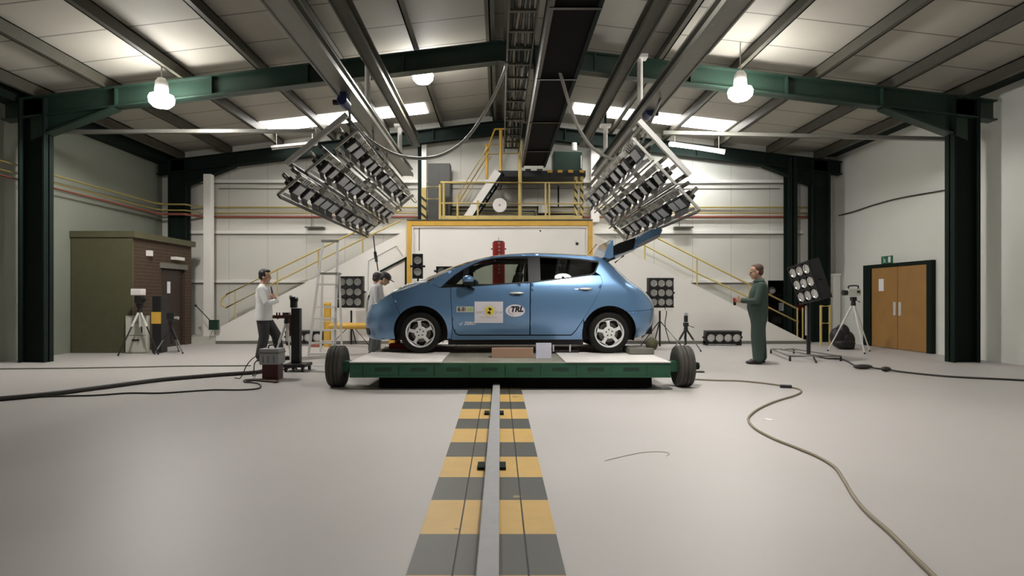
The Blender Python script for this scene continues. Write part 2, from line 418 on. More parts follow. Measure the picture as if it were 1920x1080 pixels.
MB().tube([at(786, 420, YP+.04), at(786, 470, YP+.04)], .012, 6).build('conduit', 'steel_grey', bl)
MB().box((xo0, YP-.06, zo), (xo1, YB-.02, zo+.03)).build('top_lip', 'steel_brown', bl)
# platform railing
ZP = zo + .03
pr = thing('platform_railing', 'yellow railing along the front of the platform above the white block', 'railing', (0, YP+.03, ZP))
def pbar(mb, x0, y0, x1, y1, r, Y=YP+.03): mb.tube([at(x0, y0, Y), at(x1, y1, Y)], r, 8)
for y, r in ((342, .03), (381, .024)):
    mb = MB(); pbar(mb, 826, y, 1092, y+1, r); mb.build('rail', 'yellow_pale', pr)
mb = MB(); mb.box((at(826, 0, YP).x, YP+.02, ZP), (at(1092, 0, YP).x, YP+.04, ZP+.1)); mb.build('kick_plate', 'yellow_pale', pr)
for x, y0, y1, r in ((825, 346, 411, .032), (832, 342, 411, .032), (858, 366, 411, .028), (896, 376, 411, .024), (1023, 343, 411, .022), (1030, 343, 411, .022)):
    mb = MB(); mb.cyl(at(x, y0, YP+.03), V((at(x, y0, YP+.03).x, YP+.03, ZP)), r, n=8); mb.build('post', 'yellow_pale', pr)
mb = MB(); pbar(mb, 800, 350, 826, 350, .018); pbar(mb, 800, 373, 826, 373, .018); mb.build('side_rail', 'yellow_pale', pr)
def hazard(x0, x1, y0, label):
    a = at(x0, 411, YP+.05); b = at(x1, y0, YP+.05); zz = b.z
    t = thing('hazard_post', label, 'post', ((a.x+b.x)/2, YP+.05, ZP))
    MB().box((a.x, YP+.05, ZP), (b.x, YP+.17, zz)).build('post', 'yellow_pale', t)
    z = ZP + .02; k = 0
    while z < zz - .22:
        MB().prism([(a.x, YP+.045, z+.1), (b.x, YP+.045, z), (b.x, YP+.045, z+.07), (a.x, YP+.045, z+.17)], (0, .006, 0)).build('stripe', 'black', t); z += .2
hazard(790, 799, 352, 'black and yellow striped post left of the grey cabinet')
hazard(1077, 1083, 331, 'striped post under the green machine, the left one')
hazard(1088, 1094, 331, 'striped post under the green machine, the right one')
# tall grey cabinet
cb = thing('tall_cabinet', 'tall dark grey cabinet standing on the platform against the far wall', 'cabinet', (at(824, 0, 15.7).x, 15.7, ZP))
a, b = at(802, 306, 15.7), at(844, 306, 15.7)
MB().box((a.x, 15.7, ZP), (b.x, 16.1, a.z)).build('body', 'cab_grey', cb, bevel=.01)
xm = (a.x + b.x) / 2
for x0, x1 in ((a.x+.01, xm-.004), (xm+.004, b.x-.01)):
    d = MB().box((x0, 15.685, ZP+.03), (x1, 15.699, a.z-.02)).build('door', 'cab_grey', cb)
    MB().box((xm-.03 if x0 < xm-.1 else xm+.018, 15.67, ZP+.8), (xm-.018 if x0 < xm-.1 else xm+.03, 15.685, ZP+1.0)).build('handle', 'black', d)
# upper landing with ladder stair
YU = 15.1; zu0, zu1 = at(0, 331, YU).z, at(0, 320, YU).z
up = thing('upper_landing', 'small black upper landing with yellow hazard blocks, above the platform', 'landing', (at(1015, 0, YU).x, YU, zu0))
xu0, xu1 = at(934, 0, YU).x, at(1098, 0, YU).x
MB().box((xu0, YU, zu0), (xu1, YB-.1, zu1)).build('deck', 'black', up)
for x in (1031, 1050, 1070, 1091):
    a = at(x, 321.5, YU); MB().box((a.x-.06, YU-.015, a.z-.03), (a.x+.06, YU, a.z+.035)).build('hazard_block', 'yellow', up)
for x in (990, 1012): 
    a = at(x, 319, YU); MB().box((a.x-.07, YU-.012, a.z-.02), (a.x+.07, YU, a.z+.03)).build('hazard_block', 'steel_brown', up)
MB().cyl(at(975, 263, YU-.02), V((at(975, 0, YU-.02).x, YU-.02, ZP)), .045, n=10).build('support_post', 'yellow_pale', up)
ur = thing('landing_railing', 'yellow railing on the upper landing, with a hooped end', 'railing', (at(940, 0, YU).x, YU+.03, zu1))
for x, y0, r in ((939, 244, .04), (913, 272, .035)):
    MB().cyl(at(x, y0, YU+.03), V((at(x, 0, YU+.03).x, YU+.03, zu1 if x > 930 else zu1-.2)), r, n=8).build('post', 'yellow', ur)
MB().tube(cat_rom([at(913, 285, YU+.03), at(926, 247, YU+.03), at(932, 242, YU+.03), at(957, 242, YU+.03)], 5), .022, 8).build('hoop', 'yellow', ur)
for y in (272, 290):
    MB().tube([at(905, y, YU+.03), at(975, y-3, YU+.03)], .018, 8).build('rail', 'yellow_pale', ur)
ls = thing('ladder_stair', 'steep white ladder stair from the platform to the upper landing', 'stairs', at(872, 411, 15.05))
p, q = at(874, 411, 15.05), at(934, 322, 15.05)
for dy in (0, .75):
    MB().bar(p + V((0, dy, 0)), q + V((0, dy, 0)), .19, .03, up=(0, -1, 0)).build('stringer', 'white_paint', ls)
    MB().bar(p + V((.115, dy-.005, -.02)), q + V((.115, dy-.005, -.02)), .045, .035, up=(0, -1, 0)).build('stringer_edge', 'steel_dark', ls)
for k in range(7):
    c = p.lerp(q, (k + .6) / 7); MB().box((c.x-.1, 15.07, c.z-.015), (c.x+.1, 15.78, c.z+.015)).build('tread', 'steel_dark', ls)
for dx, dy in ((0, 0), (0, .78)):
    a_, b_ = at(855, 372, 15.03), at(914, 276, 15.03)
    MB().tube([a_ + V((dx, dy, 0)), b_ + V((dx, dy, 0))], .02, 8).build('handrail', 'yellow_pale', ls)
    a_, b_ = at(862, 374, 15.03), at(920, 280, 15.03)
    MB().tube([a_ + V((dx, dy, 0)), b_ + V((dx, dy, 0))], .018, 8).build('handrail', 'yellow_pale', ls)
# green machine on the landing
gm = thing('winch_machine', 'dark green machine box on the upper landing beside the overhead duct', 'machine', at(1065, 319, 15.3))
a, b = at(1038, 318, 15.3), at(1092, 283, 15.3)
MB().box((a.x, 15.3, zu1), (b.x, 15.9, b.z)).build('housing', 'machine_green', gm, bevel=.02)
MB().cyl(at(1077, 283, 15.5), at(1077, 268, 15.5), .065, n=16).build('cap', 'white_paint', gm)
MB().box((at(1089, 0, 15.28).x, 15.285, a.z+.03), (at(1091, 0, 15.28).x, 15.3, b.z-.12)).build('sight_strip', 'alu', gm)
# crane scale hanging from the landing
c = at(937, 385, 14.95)
cs = thing('crane_scale', 'round pale dial scale hanging by a hook below the upper landing', 'scale', c)
MB().cyl(c + V((0, -.03, 0)), c + V((0, .05, 0)), .172, n=40).build('dial', 'white_plate', cs, bevel=.01)
MB().cyl(c + V((0, -.036, 0)), c + V((0, -.03, 0)), .02, n=12).build('spindle', 'steel_grey', cs)
MB().tube([c + V((-.02, -.036, -.03)), c + V((.01, -.036, .03))], .006, 6).build('pointer', 'steel_grey', cs)
MB().tube([c + V((0, 0, .17)), V((c.x, c.y + .16, zu0))], .01, 6).build('wire', 'steel_grey', cs)
MB().cyl(at(938, 356, 15.02), at(938, 347, 15.02), .03, .045, n=10).build('hook', 'black', cs)
# junction box and pipes on the wall at platform level
jb = thing('junction_box', 'pale junction box with pipes on the far wall, above the platform', 'box', at(1018, 391, 16.0))
a, b = at(1010, 399, 15.9), at(1027, 385, 15.9); MB().box((a.x, 15.9, a.z), (b.x, 16.05, b.z)).build('box', 'white_paint', jb)
for pts in (((840, 388), (1010, 388)), ((1027, 388), (1076, 388)), ((840, 395), (1003, 396), (1003, 408)), ((1008, 390), (1008, 402), (1076, 402))):
    MB().tube([at(x, y, 15.98) for x, y in pts], .018, 6).build('pipe', 'steel_dark', jb)
MB().tube([at(1047, 349, 15.98), at(1047, 388, 15.98)], .02, 6).build('pipe', 'steel_dark', jb)

# ---------------------------------------------------------------- brick office on the left
bo = thing('brick_office', 'small brown brick office with a dark door against the left wall', 'office', (-8.26, 14, 0))
XO = -7.63; Y0, Y1 = 12.77, 15.2; ZO = 2.40
dY0, dY1, dZ = 13.86, 14.9, 1.82
mb = MB().box((-8.88, Y0, 0), (XO, dY0, ZO)).box((-8.88, dY1, 0), (XO, Y1, ZO)).box((-8.88, dY0, dZ), (XO, dY1, ZO)).box((-8.88, dY0, 0), (XO-.12, dY1, dZ))
bm_ = M['brick']; lines(bm_, 2, .075, .012, (.10, .075, .05)); mb.build('brick_walls', 'brick', bo)
MB().box((-8.88, Y0-.08, ZO), (XO+.08, Y1+.06, ZO+.13)).build('roof_slab', 'olive', bo)
dr = MB().box((XO-.115, dY0+.03, 0), (XO-.06, dY1-.03, dZ-.03)).build('door', 'door_brown', bo)
MB().box((XO-.06, 14.2, 1.25), (XO-.052, 14.33, 1.52)).build('notice', 'paper', dr)
MB().cyl((XO-.06, dY0+.12, .95), (XO-.02, dY0+.12, .95), .018, n=8).build('handle', 'alu', dr)
MB().box((XO-.01, dY0-.08, dZ), (XO+.03, dY1+.08, dZ+.12)).build('lintel', 'block_grey', bo)
MB().box((XO, 14.25, 2.03), (XO+.12, 14.65, 2.10)).build('door_lamp', 'white_plate', bo)
MB().box((XO, 13.25, 2.05), (XO+.08, 13.38, 2.17)).build('wall_box', 'white_plate', bo)
MB().box((XO-1.25, Y0-.05, 0), (XO+.02, Y0, ZO)).build('end_panel', 'olive', bo)
# small floodlight on an arm at the foot of the left stairs
fd = thing('floodlight', 'small dark floodlight on an arm at the foot of the left stairs', 'lamp', at(402, 618, 15.1))
MB().box(at(395, 618, 15.12) , at(408, 600, 15.02)).build('housing', 'machine_green', fd)
MB().tube([at(396, 603, 15.1), at(368, 574, 15.3)], .012, 6).build('arm', 'black', fd)
MB().tube([at(400, 618, 15.1), at(392, 633, 15.15)], .015, 6).build('foot', 'galv', fd)
MB().ell(at(367, 573, 15.3), .03, nu=10, nv=8).build('knob', 'black', fd)

# ---------------------------------------------------------------- right wall: doors, sign, cable
XR = XW
dd = thing('door_2', 'oak veneered double door in a dark green frame on the right wall', 'door', (XR, 13.6, 0)); del dd['category']; del dd['label']; dd['kind'] = 'structure'
for y0, y1 in ((13.62, 14.55), (12.66, 13.60)):
    d = MB().box((XR-.06, y0, .01), (XR-.02, y1, 1.84)).build('door_leaf', 'wood_door', dd)
    MB().box((XR-.075, (13.66 if y0 > 13.6 else 13.48), .75), (XR-.06, (13.74 if y0 > 13.6 else 13.56), 1.05)).build('push_plate', 'alu', d)
    if y0 > 13.6: MB().box((XR-.064, 14.1, 1.30), (XR-.06, 14.28, 1.58)).build('notice', 'paper', d)
mb = MB().box((XR-.09, 14.56, 0), (XR, 14.85, 1.92)).box((XR-.09, 12.5, 1.85), (XR, 14.56, 1.92)).box((XR-.09, 12.5, 0), (XR, 12.65, 1.85))
mb.build('door_frame', 'steel_dark', dd)
es = thing('exit_sign', 'small green running man exit sign above the oak double door', 'sign', (XR-.03, 14.0, 2.0))
MB().box((XR-.03, 13.86, 1.93), (XR-.005, 14.24, 2.10)).build('plate', 'exit', es)
mb = MB(); X_ = XR-.034
mb.box((X_, 13.90, 1.95), (X_+.004, 13.98, 2.08)); mb.bar((X_+.002, 14.15, 2.03), (X_+.002, 14.12, 1.99), .004, .02, up=(0, 1, 0)); mb.ell((X_+.002, 14.16, 2.065), (.003, .013, .013), nu=8, nv=6); mb.bar((X_+.002, 14.12, 1.99), (X_+.002, 14.17, 1.95), .004, .014, up=(0, 1, 0)); mb.bar((X_+.002, 14.12, 1.99), (X_+.002, 14.07, 1.96), .004, .014, up=(0, 1, 0)); mb.bar((X_+.002, 14.15, 2.03), (X_+.002, 14.07, 2.02), .004, .012, up=(0, 1, 0))
mb.build('pictogram', 'paper', es)
def xr(x, y):
    s = (x - CX) / (XR - .03); return V((XR-.03, F / s, HC + (CY - y) / s))
tag(MB().tube(cat_rom([xr(1573, 404), xr(1600, 397), xr(1640, 384), xr(1690, 371), xr(1800, 352)], 5), .016, 6).build('wall_cable', 'cable'), 'dark cable running diagonally across the right wall', 'cable')
# white door frame in the right corner and bits in the dark store
mb = MB(); z_ = at(0, 513, 15.95).z; mb.box((8.6, 15.93, 0), (8.66, 15.99, z_)).box((8.66, 15.93, z_-.06), (8.88, 15.99, z_)).box((8.66, 15.96, 0), (8.88, 15.98, z_-.06))
struct(mb.build('door_3', 'white_paint'))
yr = thing('yellow_barrier', 'yellow tubular barrier in the right corner beyond the tilted lamp bank', 'barrier', (7.75, 14.6, 0))
for x in (1539, 1556): MB().cyl(at(x, 573, 14.6), V((at(x, 0, 14.6).x, 14.6, 0)), .028, n=8).build('post', 'yellow_pale', yr)
for y in (574, 606): MB().tube([at(1539, y, 14.6), at(1557, y, 14.6)], .025, 8).build('rail', 'yellow_pale', yr)
sh = thing('store_shelf', 'dark shelf in the store opening at the lower right of the far wall', 'shelf', (7.6, 16.9, 0))
for z in (.75, 1.2): MB().box((7.12, 16.6, z), (8.5, 17.1, z+.03)).build('board', 'steel_dark', sh)
for x in (7.14, 8.48): MB().box((x-.02, 16.6, 0), (x+.02, 17.1, 1.4)).build('upright', 'steel_dark', sh)
tag(MB().ell((7.45, 16.8, 1.34), (.12, .1, .11)).build('cloth_bundle', 'white_plate', origin=(7.45, 16.8, 1.23), smooth=True), 'pale cloth-like bundle on the dark store shelf', 'cloth_bundle')  # pale cloth-like bundle, invented to fill the dark opening
tag(MB().box((7.2, 16.7, .78), (7.36, 16.95, .95)).build('box', 'red', origin=(7.28, 16.8, .78), bevel=.01), 'small red box on the lower store shelf', 'box')
tag(MB().box((7.72, 16.7, .78), (7.9, 16.95, 1.0)).build('box', 'paper', origin=(7.8, 16.8, .78), bevel=.01), 'pale box on the lower store shelf', 'box')
tag(MB().box((8.05, 16.7, .78), (8.3, 16.95, .98)).build('box', 'red', origin=(8.2, 16.8, .78), bevel=.01), 'wide red box on the right of the lower store shelf', 'box')
# ================================================================= OVERHEAD
def bay_lamp(x, y, Y, label, scale=1.0, power=HALL_LAMP_W):
    c = at(x, y, Y)
    return bay_lamp_at(c, label, power)
def bay_lamp_at(c, label, power=HALL_LAMP_W, cone=174, blend=.2):
    t = thing('high_bay_lamp', label, 'lamp', c, 'high bay lamps under the roof')
    MB().lathe([(.0, .0), (.13, .02), (.19, .08), (.205, .16), (.185, .21), (.09, .24)], c + V((0, 0, -.22)), (0, 0, 1), 24).build('globe', 'globe', t, smooth=True)
    MB().lathe([(.09, .0), (.11, .06), (.10, .22), (.06, .28), (.0, .29)], c + V((0, 0, .0)), (0, 0, 1), 24).build('gear_housing', 'alu', t, smooth=.6)
    MB().tube([c + V((0, 0, .28)), V((c.x, c.y, roofz(c.x) - .02))], .012, 6).build('hanger', 'galv', t)
    l = bpy.data.lights.new('bay_light', 'SPOT'); l.energy = power; l.spot_size = math.radians(cone); l.spot_blend = blend; l.shadow_soft_size = .13; l.color = (1.0, .965, .90)
    lo = bpy.data.objects.new('bay_light', l); COL.objects.link(lo); lo.parent = t; lo.location = (0, 0, -.36)
    return t
bay_lamp(303, 178, 10.4, 'glowing high bay lamp at the upper left, under the near green rafter', 1.0, HALL_LAMP_W*1.5)
bay_lamp(1388, 165, 10.4, 'glowing high bay lamp at the upper right, under the near green rafter', 1.0, HALL_LAMP_W*.95)
bay_lamp(793, 136, 12.0, 'glowing high bay lamp left of the ridge, behind the near rafter', 1.0, HALL_LAMP_W*.7)
for x, y, e in ((1.35, 6.2, 2.3), (2.4, 0.2, .12)):  # added unseen lamps that brighten the foreground floor and the car side
    bay_lamp_at(V((x, y, 4.85)), 'added unseen lamp under the roof, %s' % ('nearest in front of the trolley' if y > 3 else 'above the camera end of the hall'), HALL_LAMP_W * e, 124, .9)
def tube_light(p, q, label, lit=True):
    t = thing('tube_light', label, 'light', (p + q) / 2)
    MB().bar(p + V((0, 0, .05)), q + V((0, 0, .05)), .16, .05, up=(0, 0, 1)).build('batten', 'white_plate', t)
    MB().tube([p, q], .028 if lit else .02, 10).build('tube', 'tube' if lit else 'white_plate', t)
    for e in (.1, .9):
        c = p.lerp(q, e); MB().tube([c + V((0, 0, .07)), V((c.x, c.y, roofz(c.x)))], .008, 6).build('hanger', 'galv', t)
    if lit:
        l = bpy.data.lights.new('tube_glow', 'AREA'); l.shape = 'RECTANGLE'; l.size = 1.4; l.size_y = .06; l.energy = 30; l.color = (.95, 1, .97)
        lo = bpy.data.objects.new('tube_glow', l); COL.objects.link(lo); lo.parent = t; lo.location = (0, 0.05, -.05); lo.rotation_euler = (math.radians(30), 0, 0)
tube_light(at(1255, 272, 15.1), at(1358, 287, 15.1), 'lit fluorescent tube under the roof right of the right lamp rig')
tube_light(at(510, 280, 15.4), at(594, 272, 15.4), 'unlit white tube light under the roof left of the left lamp rig', False)
# runway beams along the hall
def runway(X, Z0, w, h, y1, m, label):
    mb = MB(); mb.box((X-w/2, 2.0, Z0), (X+w/2, y1, Z0+.03)).box((X-w/2, 2.0, Z0+h-.03), (X+w/2, y1, Z0+h)).box((X-.015, 2.0, Z0+.03), (X+.015, y1, Z0+h-.03))
    for s in (-1, 1): mb.box((X+s*w/2-.012, 2.0, Z0-.02), (X+s*w/2+.012, y1, Z0+.05))
    tag(mb.build('runway_beam', m, origin=(X, 8, Z0)), label, 'beam', 'runway beams along the roof')
runway(-2.30, 4.20, .27, .18, 15.4, 'steel_grey', 'grey runway beam carrying the left lamp rig')
runway(2.46, 4.20, .27, .18, 15.4, 'steel_grey', 'grey runway beam carrying the right lamp rig')
runway(-2.0, 4.80, .16, .24, 14.8, 'steel_brown', 'dark crane beam above and inside the left lamp rig')
runway(2.02, 4.80, .16, .24, 14.8, 'steel_brown', 'dark crane beam above and inside the right lamp rig')
for x, Y, zt_, lab in ((688, 10.72, None, 'long white hanger post holding the left runway beam'), (1180, 10.72, None, 'long white hanger post holding the right runway beam'),
                    (750, 14.2, 5.15, 'short far hanger post of the left runway beam'), (1122, 14.2, 5.15, 'short far hanger post of the right runway beam')):
    X = -2.30 if x < 936 else 2.46
    zz = zt_ or roofz(X) - .3
    t = thing('hanger_post', lab, 'hanger post', (X, Y, 4.38), 'white hanger posts of the runway beams')
    MB().cyl((X, Y, 4.37), (X, Y, zz), .05, n=12).build('tube', 'white_paint', t)
    MB().box((X-.12, Y-.1, zz-.06), (X+.12, Y+.1, zz)).build('head_plate', 'white_paint', t)
    MB().box((X-.1, Y-.08, 4.37), (X+.1, Y+.08, 4.41)).build('foot_plate', 'white_paint', t)
    if zt_: MB().tube([V((X, Y, zz)), V((X, Y, roofz(X) - .02))], .03, 8).build('stem', 'steel_dark', t)
# thin cross beams from each side wall to the rigs
p, q = at(240, 247.5, 11.5), at(592, 246, 11.5); p.x = -XW + .02
tag(MB().bar(p, q, .09, .065, up=(0, 0, 1)).build('cross_beam', 'steel_grey'), 'pale cross beam from the left wall to the left lamp rig', 'beam')
p, q = at(1243, 249, 11.5), at(1680, 262, 11.5); q.z += .0; q.x = XW - .02
tag(MB().bar(p, q, .09, .065, up=(0, 0, 1)).build('cross_beam', 'steel_grey'), 'pale cross beam from the right wall to the right lamp rig', 'beam')
# the big dark overhead duct and the cable ladder beside it
dk = thing('overhead_duct', 'wide black overhead duct running along the hall above the car', 'duct', (.84, 8, 4.35))
MB().box((.60, 2.0, 4.37), (1.08, 15.0, 4.95)).build('duct_body', 'black_matt', dk)
MB().box((.55, 2.0, 4.33), (.60, 15.0, 4.55)).build('edge_angle', 'steel_brown', dk)
MB().box((1.08, 2.0, 4.33), (1.13, 15.0, 4.55)).build('edge_angle', 'steel_dark', dk)
for y in (4.5, 6.7, 8.9, 11.1, 13.3): MB().box((.55, y, 4.32), (1.13, y+.05, 4.345)).build('cross_strap', 'black_gloss', dk)
for y in (4.5, 10.8, 14.5):
    for x in (.62, 1.06): MB().tube([V((x, y, 4.95)), V((x, y, roofz(x)-.02))], .012, 6).build('hanger', 'steel_dark', dk)
cl = thing('cable_ladder', 'dark cable ladder full of cables left of the black overhead duct', 'cable tray', (.28, 8, 4.7))
for x in (.12, .47): MB().box((x-.012, 2.0, 4.66), (x+.012, 14.9, 4.78)).build('side_rail', 'steel_brown', cl)
for k in range(22): y = 2.3 + k * .58; MB().box((.12, y, 4.67), (.47, y+.05, 4.70)).build('rung', 'steel_brown', cl)
for k, x in enumerate((.18, .24, .30, .37, .42)):
    pts = [V((x + .025*math.sin(j*1.3+k), 2 + j*.9, 4.73 + .015*math.cos(j*2.1+k*2))) for j in range(15)]
    MB().tube(cat_rom(pts, 3), .022, 6).build('cable', ('cable', 'cable_tan', 'cable', 'steel_brown', 'cable')[k], cl)
for y in (3.5, 7.3, 11.2, 14.6): MB().tube([V((.3, y, 4.7)), V((.3, y, roofz(.3)-.02))], .012, 6).build('hanger', 'steel_dark', cl)

# ---------------------------------------------------------------- tilted lamp rigs
def lamp_proto(side):
    # local frame: x across the rig (up the tilt), y along the hall, z away from the lit side; the front faces -z
    m = {}
    body = MB()
    w, l, h = .165, .26, .17
    top = [(-w/2, -l/2, -.05), (w/2, -l/2, -.05), (w/2, l/2, -.05), (-w/2, l/2, -.05)]
    bk = [(-w/3, -l/3, h-.05), (w/3, -l/3, h-.05), (w/3, l/3, h-.05), (-w/3, l/3, h-.05)]
    body.add([V(p) for p in top + bk], [(0,1,2,3),(7,6,5,4),(0,4,5,1),(1,5,6,2),(2,6,7,3),(3,7,4,0)])
    body.box((-w/2-.008, -l/2-.008, -.06), (w/2+.008, l/2+.008, -.03))
    m['lamp'] = body
    m['lens'] = MB().box((-w/2+.016, -l/2+.016, -.066), (w/2-.016, l/2-.016, -.058))
    bd = MB()
    x = -w/2
    bd.prism([(x, -l/2, -.05), (x, l/2, -.05), (x-.05, l/2+.01, -.13), (x-.05, -l/2-.01, -.13)], (-.004, 0, .002))
    m['barn_door'] = bd
    yk = MB().box((-.015, -l/2-.03, -.02), (.015, -l/2-.02, .16)).box((-.015, l/2+.02, -.02), (.015, l/2+.03, .16)).box((-.015, -l/2-.03, .15), (.015, l/2+.03, .165)).box((-.025, -.025, .165), (.025, .025, .24))
    m['yoke'] = yk
    cl_ = MB().box((.10, -.13, -.03), (.12, .13, .06))
    for y in (-.12, -.05, .02, .09): cl_.box((.11, y, -.06), (.175, y+.035, .05))
    m['clamp'] = cl_
    return m
def rig(sign, O, tilt, ynear, ylist, label, step, fr, yfar):
    # O: the lowest row's first lamp mount
    span = (0, step, 2*step)
    a = math.radians(tilt)
    ax = V((sign*math.cos(a), 0, math.sin(a)))          # across, rising to the centre
    nz = V((-sign*math.sin(a), 0, math.cos(a)))         # away from the car (up and out)
    R = Matrix((ax, V((0, 1, 0)), nz)).transposed()
    t = thing('lamp_rig', label, 'lamp rig', (O.x, ynear, O.z))
    def W(x, y, z): return O + ax*x + nz*z + V((0, y - O.y, 0))
    def beam(p, q, w, h, nm, m): MB().bar(W(*p), W(*q), w, h, up=nz).build(nm, m, t)
    for k, c in enumerate(span):
        beam((c-.20, ynear-.08, -.05), (c-.20, yfar, -.05), .02, .06, 'row_rail', 'steel_brown')
        beam((c-.145, ynear, -.03), (c-.145, yfar, -.03), .04, .008, 'row_shelf', 'galv')
        beam((c+.15, ynear-.1, .09), (c+.15, yfar, .09), .045, .045, 'lamp_bar', 'steel_brown')
        beam((c-.20, ynear-.06, -.02), (c+.18, ynear-.06, -.02), .03, .03, 'cross_bar', 'galv')
        beam((c+.17, ynear-.06, -.02), (c+.17, ynear+.45, -.02), .03, .03, 'edge_bar', 'galv')
    for y in (ynear+2.1, yfar): beam((-.2, y, .02), (span[-1]+.2, y, .02), .05, .05, 'tie_bar', 'steel_grey')
    # suspension frame behind the lamps
    f0, f1, fz = fr
    for c in (f0, f1): beam((c, ynear-.02, fz), (c, yfar, fz), .05, .05, 'frame_rail', 'steel_brown')
    for y in (ynear-.02, ynear+1.6, ynear+3.4, yfar): beam((f0-.03, y, fz), (f1+.03, y, fz), .06, .06, 'frame_cross_bar', 'alu' if y < ynear else 'steel_grey')
    for c in (f0, f1):
        for y in (ynear+.1, ynear+2.1, yfar-.1): beam((c, y, .1), (c, y, fz), .03, .03, 'strut', 'steel_grey')
    # hangers up to the runway beam
    XB = -2.30 if sign > 0 else 2.46
    for y in (ynear+1.6, ynear+3.4, yfar-.3):
        c = W((f0+f1)/2+.1, y, fz); MB().tube([c, V((XB, y, 4.19))], .02, 8).build('suspension', 'steel_grey', t)
    m = lamp_proto(sign)
    meshes = {}
    def mk(nm, m_): 
        o = m[nm].build(nm, m_, local(t)); return o
    matn = {'lamp': 'black', 'lens': 'glassface', 'barn_door': 'black', 'yoke': 'steel_grey', 'clamp': 'galv'}
    protos = {k: mk(k, matn[k]) for k in m}
    first = True
    for k, c in enumerate(span):
        for j, y in enumerate(ylist[k]):
            p = W(c, y, .0) - V((O.x, ynear, O.z))
            rot = R @ Euler((random.uniform(-.12, .12), random.uniform(-.12, .12), 0)).to_matrix()
            if first: L = protos['lamp']
            else: L = protos['lamp'].copy(); COL.objects.link(L)
            L.parent = t; L.location = p; L.rotation_euler = rot.to_euler()
            for nm in ('lens', 'barn_door', 'yoke', 'clamp'):
                if first: d = protos[nm]
                else: d = protos[nm].copy(); COL.objects.link(d)
                d.parent = L; d.location = (0, 0, 0)
            first = False
    ORG[t.name] = (O.x, ynear, O.z)
    # loose cable loops along the top row
    for k in range(5):
        y = ynear + .8 + k*1.1; c = W(span[-1]+.12, y, .1)
        MB().tube(cat_rom([c, c + V((sign*.1, .1, -.12)), c + V((sign*.12, .3, -.08)), c + V((sign*.02, .5, .05))], 4), .012, 6).build('cable', 'cable_tan', t)
    return t
yn = 7.75
yl = [[7.95, 8.35, 8.85, 9.2, 9.6, 10.15, 10.8, 11.2, 11.85, 12.35], [7.95, 8.3, 8.85, 9.2, 9.6, 10.1, 10.6, 11.0, 11.6, 12.1, 12.6], [7.95, 8.3, 8.85, 9.2, 9.55, 10.1, 10.6, 11.0, 11.6, 12.2]]
rig(1, at(555, 351, 7.95), 39, yn, yl, 'tilted overhead rig of grey lamps hanging left of the car', .45, (.15, 1.08, .23), 12.8)
yr_ = [[7.95, 8.25, 8.8, 9.15, 9.55, 10.1, 10.6, 11.0, 11.5], [7.95, 8.3, 8.75, 9.2, 9.6, 10.1, 10.6, 11.1, 11.6], [7.95, 8.6, 9.0, 9.4, 9.9, 10.4, 10.8, 11.4, 12.0]]
rig(-1, at(1282, 376, 7.95), 47, yn, yr_, 'tilted overhead rig of grey lamps hanging right of the car', .424, (.23, 1.11, .20), 12.2)
# blue hoist motors on the runway beams
for x, y, X, lab in ((645, 192, -2.30, 'dark blue hoist motor under the left runway beam'), (1216, 213, 2.46, 'dark blue hoist motor under the right runway beam')):
    s = (x - CX) / X; Y = F / s; c = V((X, Y, HC + (CY - y) / s))
    t = thing('hoist_motor', lab, 'motor', c)
    MB().cyl(c + V((0, -.14, 0)), c + V((0, .14, 0)), .075, n=18).build('motor_body', 'blue_motor', t, bevel=.01)
    MB().box(c + V((-.05, -.07, .05)), c + V((.05, .07, 4.18 - c.z))).build('bracket', 'blue_motor', t)
    MB().cyl(c + V((-.16*(1 if X < 0 else -1), 0, .0)), c + V((-.07*(1 if X < 0 else -1), 0, .0)), .04, n=12).build('chain_box', 'black', t)
# hoses drooping from the duct to the rigs
for pts, lab in (([(950, 118, 8.6), (945, 136, 8.9), (926, 180, 9.3), (900, 226, 9.6), (868, 266, 9.8), (830, 290, 9.9), (790, 297, 9.9), (745, 291, 9.8), (705, 271, 9.6), (674, 246, 9.4)], 'grey hose sagging from the duct to the left lamp rig'),
                 ([(1044, 118, 8.6), (1050, 136, 8.8), (1066, 190, 9.0), (1084, 238, 9.2), (1110, 276, 9.3), (1150, 300, 9.3), (1190, 306, 9.3), (1218, 300, 9.2)], 'grey hose sagging from the duct to the right lamp rig')):
    tag(MB().tube(cat_rom([at(*p) for p in pts], 5), .026, 8).build('hose', 'hose', smooth=True), lab, 'hose')
# rod lamp lead hanging off the far end of the left rig
h = thing('hanging_lead', 'black lead with a thick grip hanging from the left rig above the two technicians', 'cable', at(701, 452, 12.6))
MB().tube([at(700, 442, 12.6), at(703, 470, 12.6), at(709, 508, 12.6)], .012, 6).build('lead', 'cable', h)
MB().tube([at(703, 472, 12.6), at(706, 491, 12.6)], .03, 8).build('grip', 'black', h)
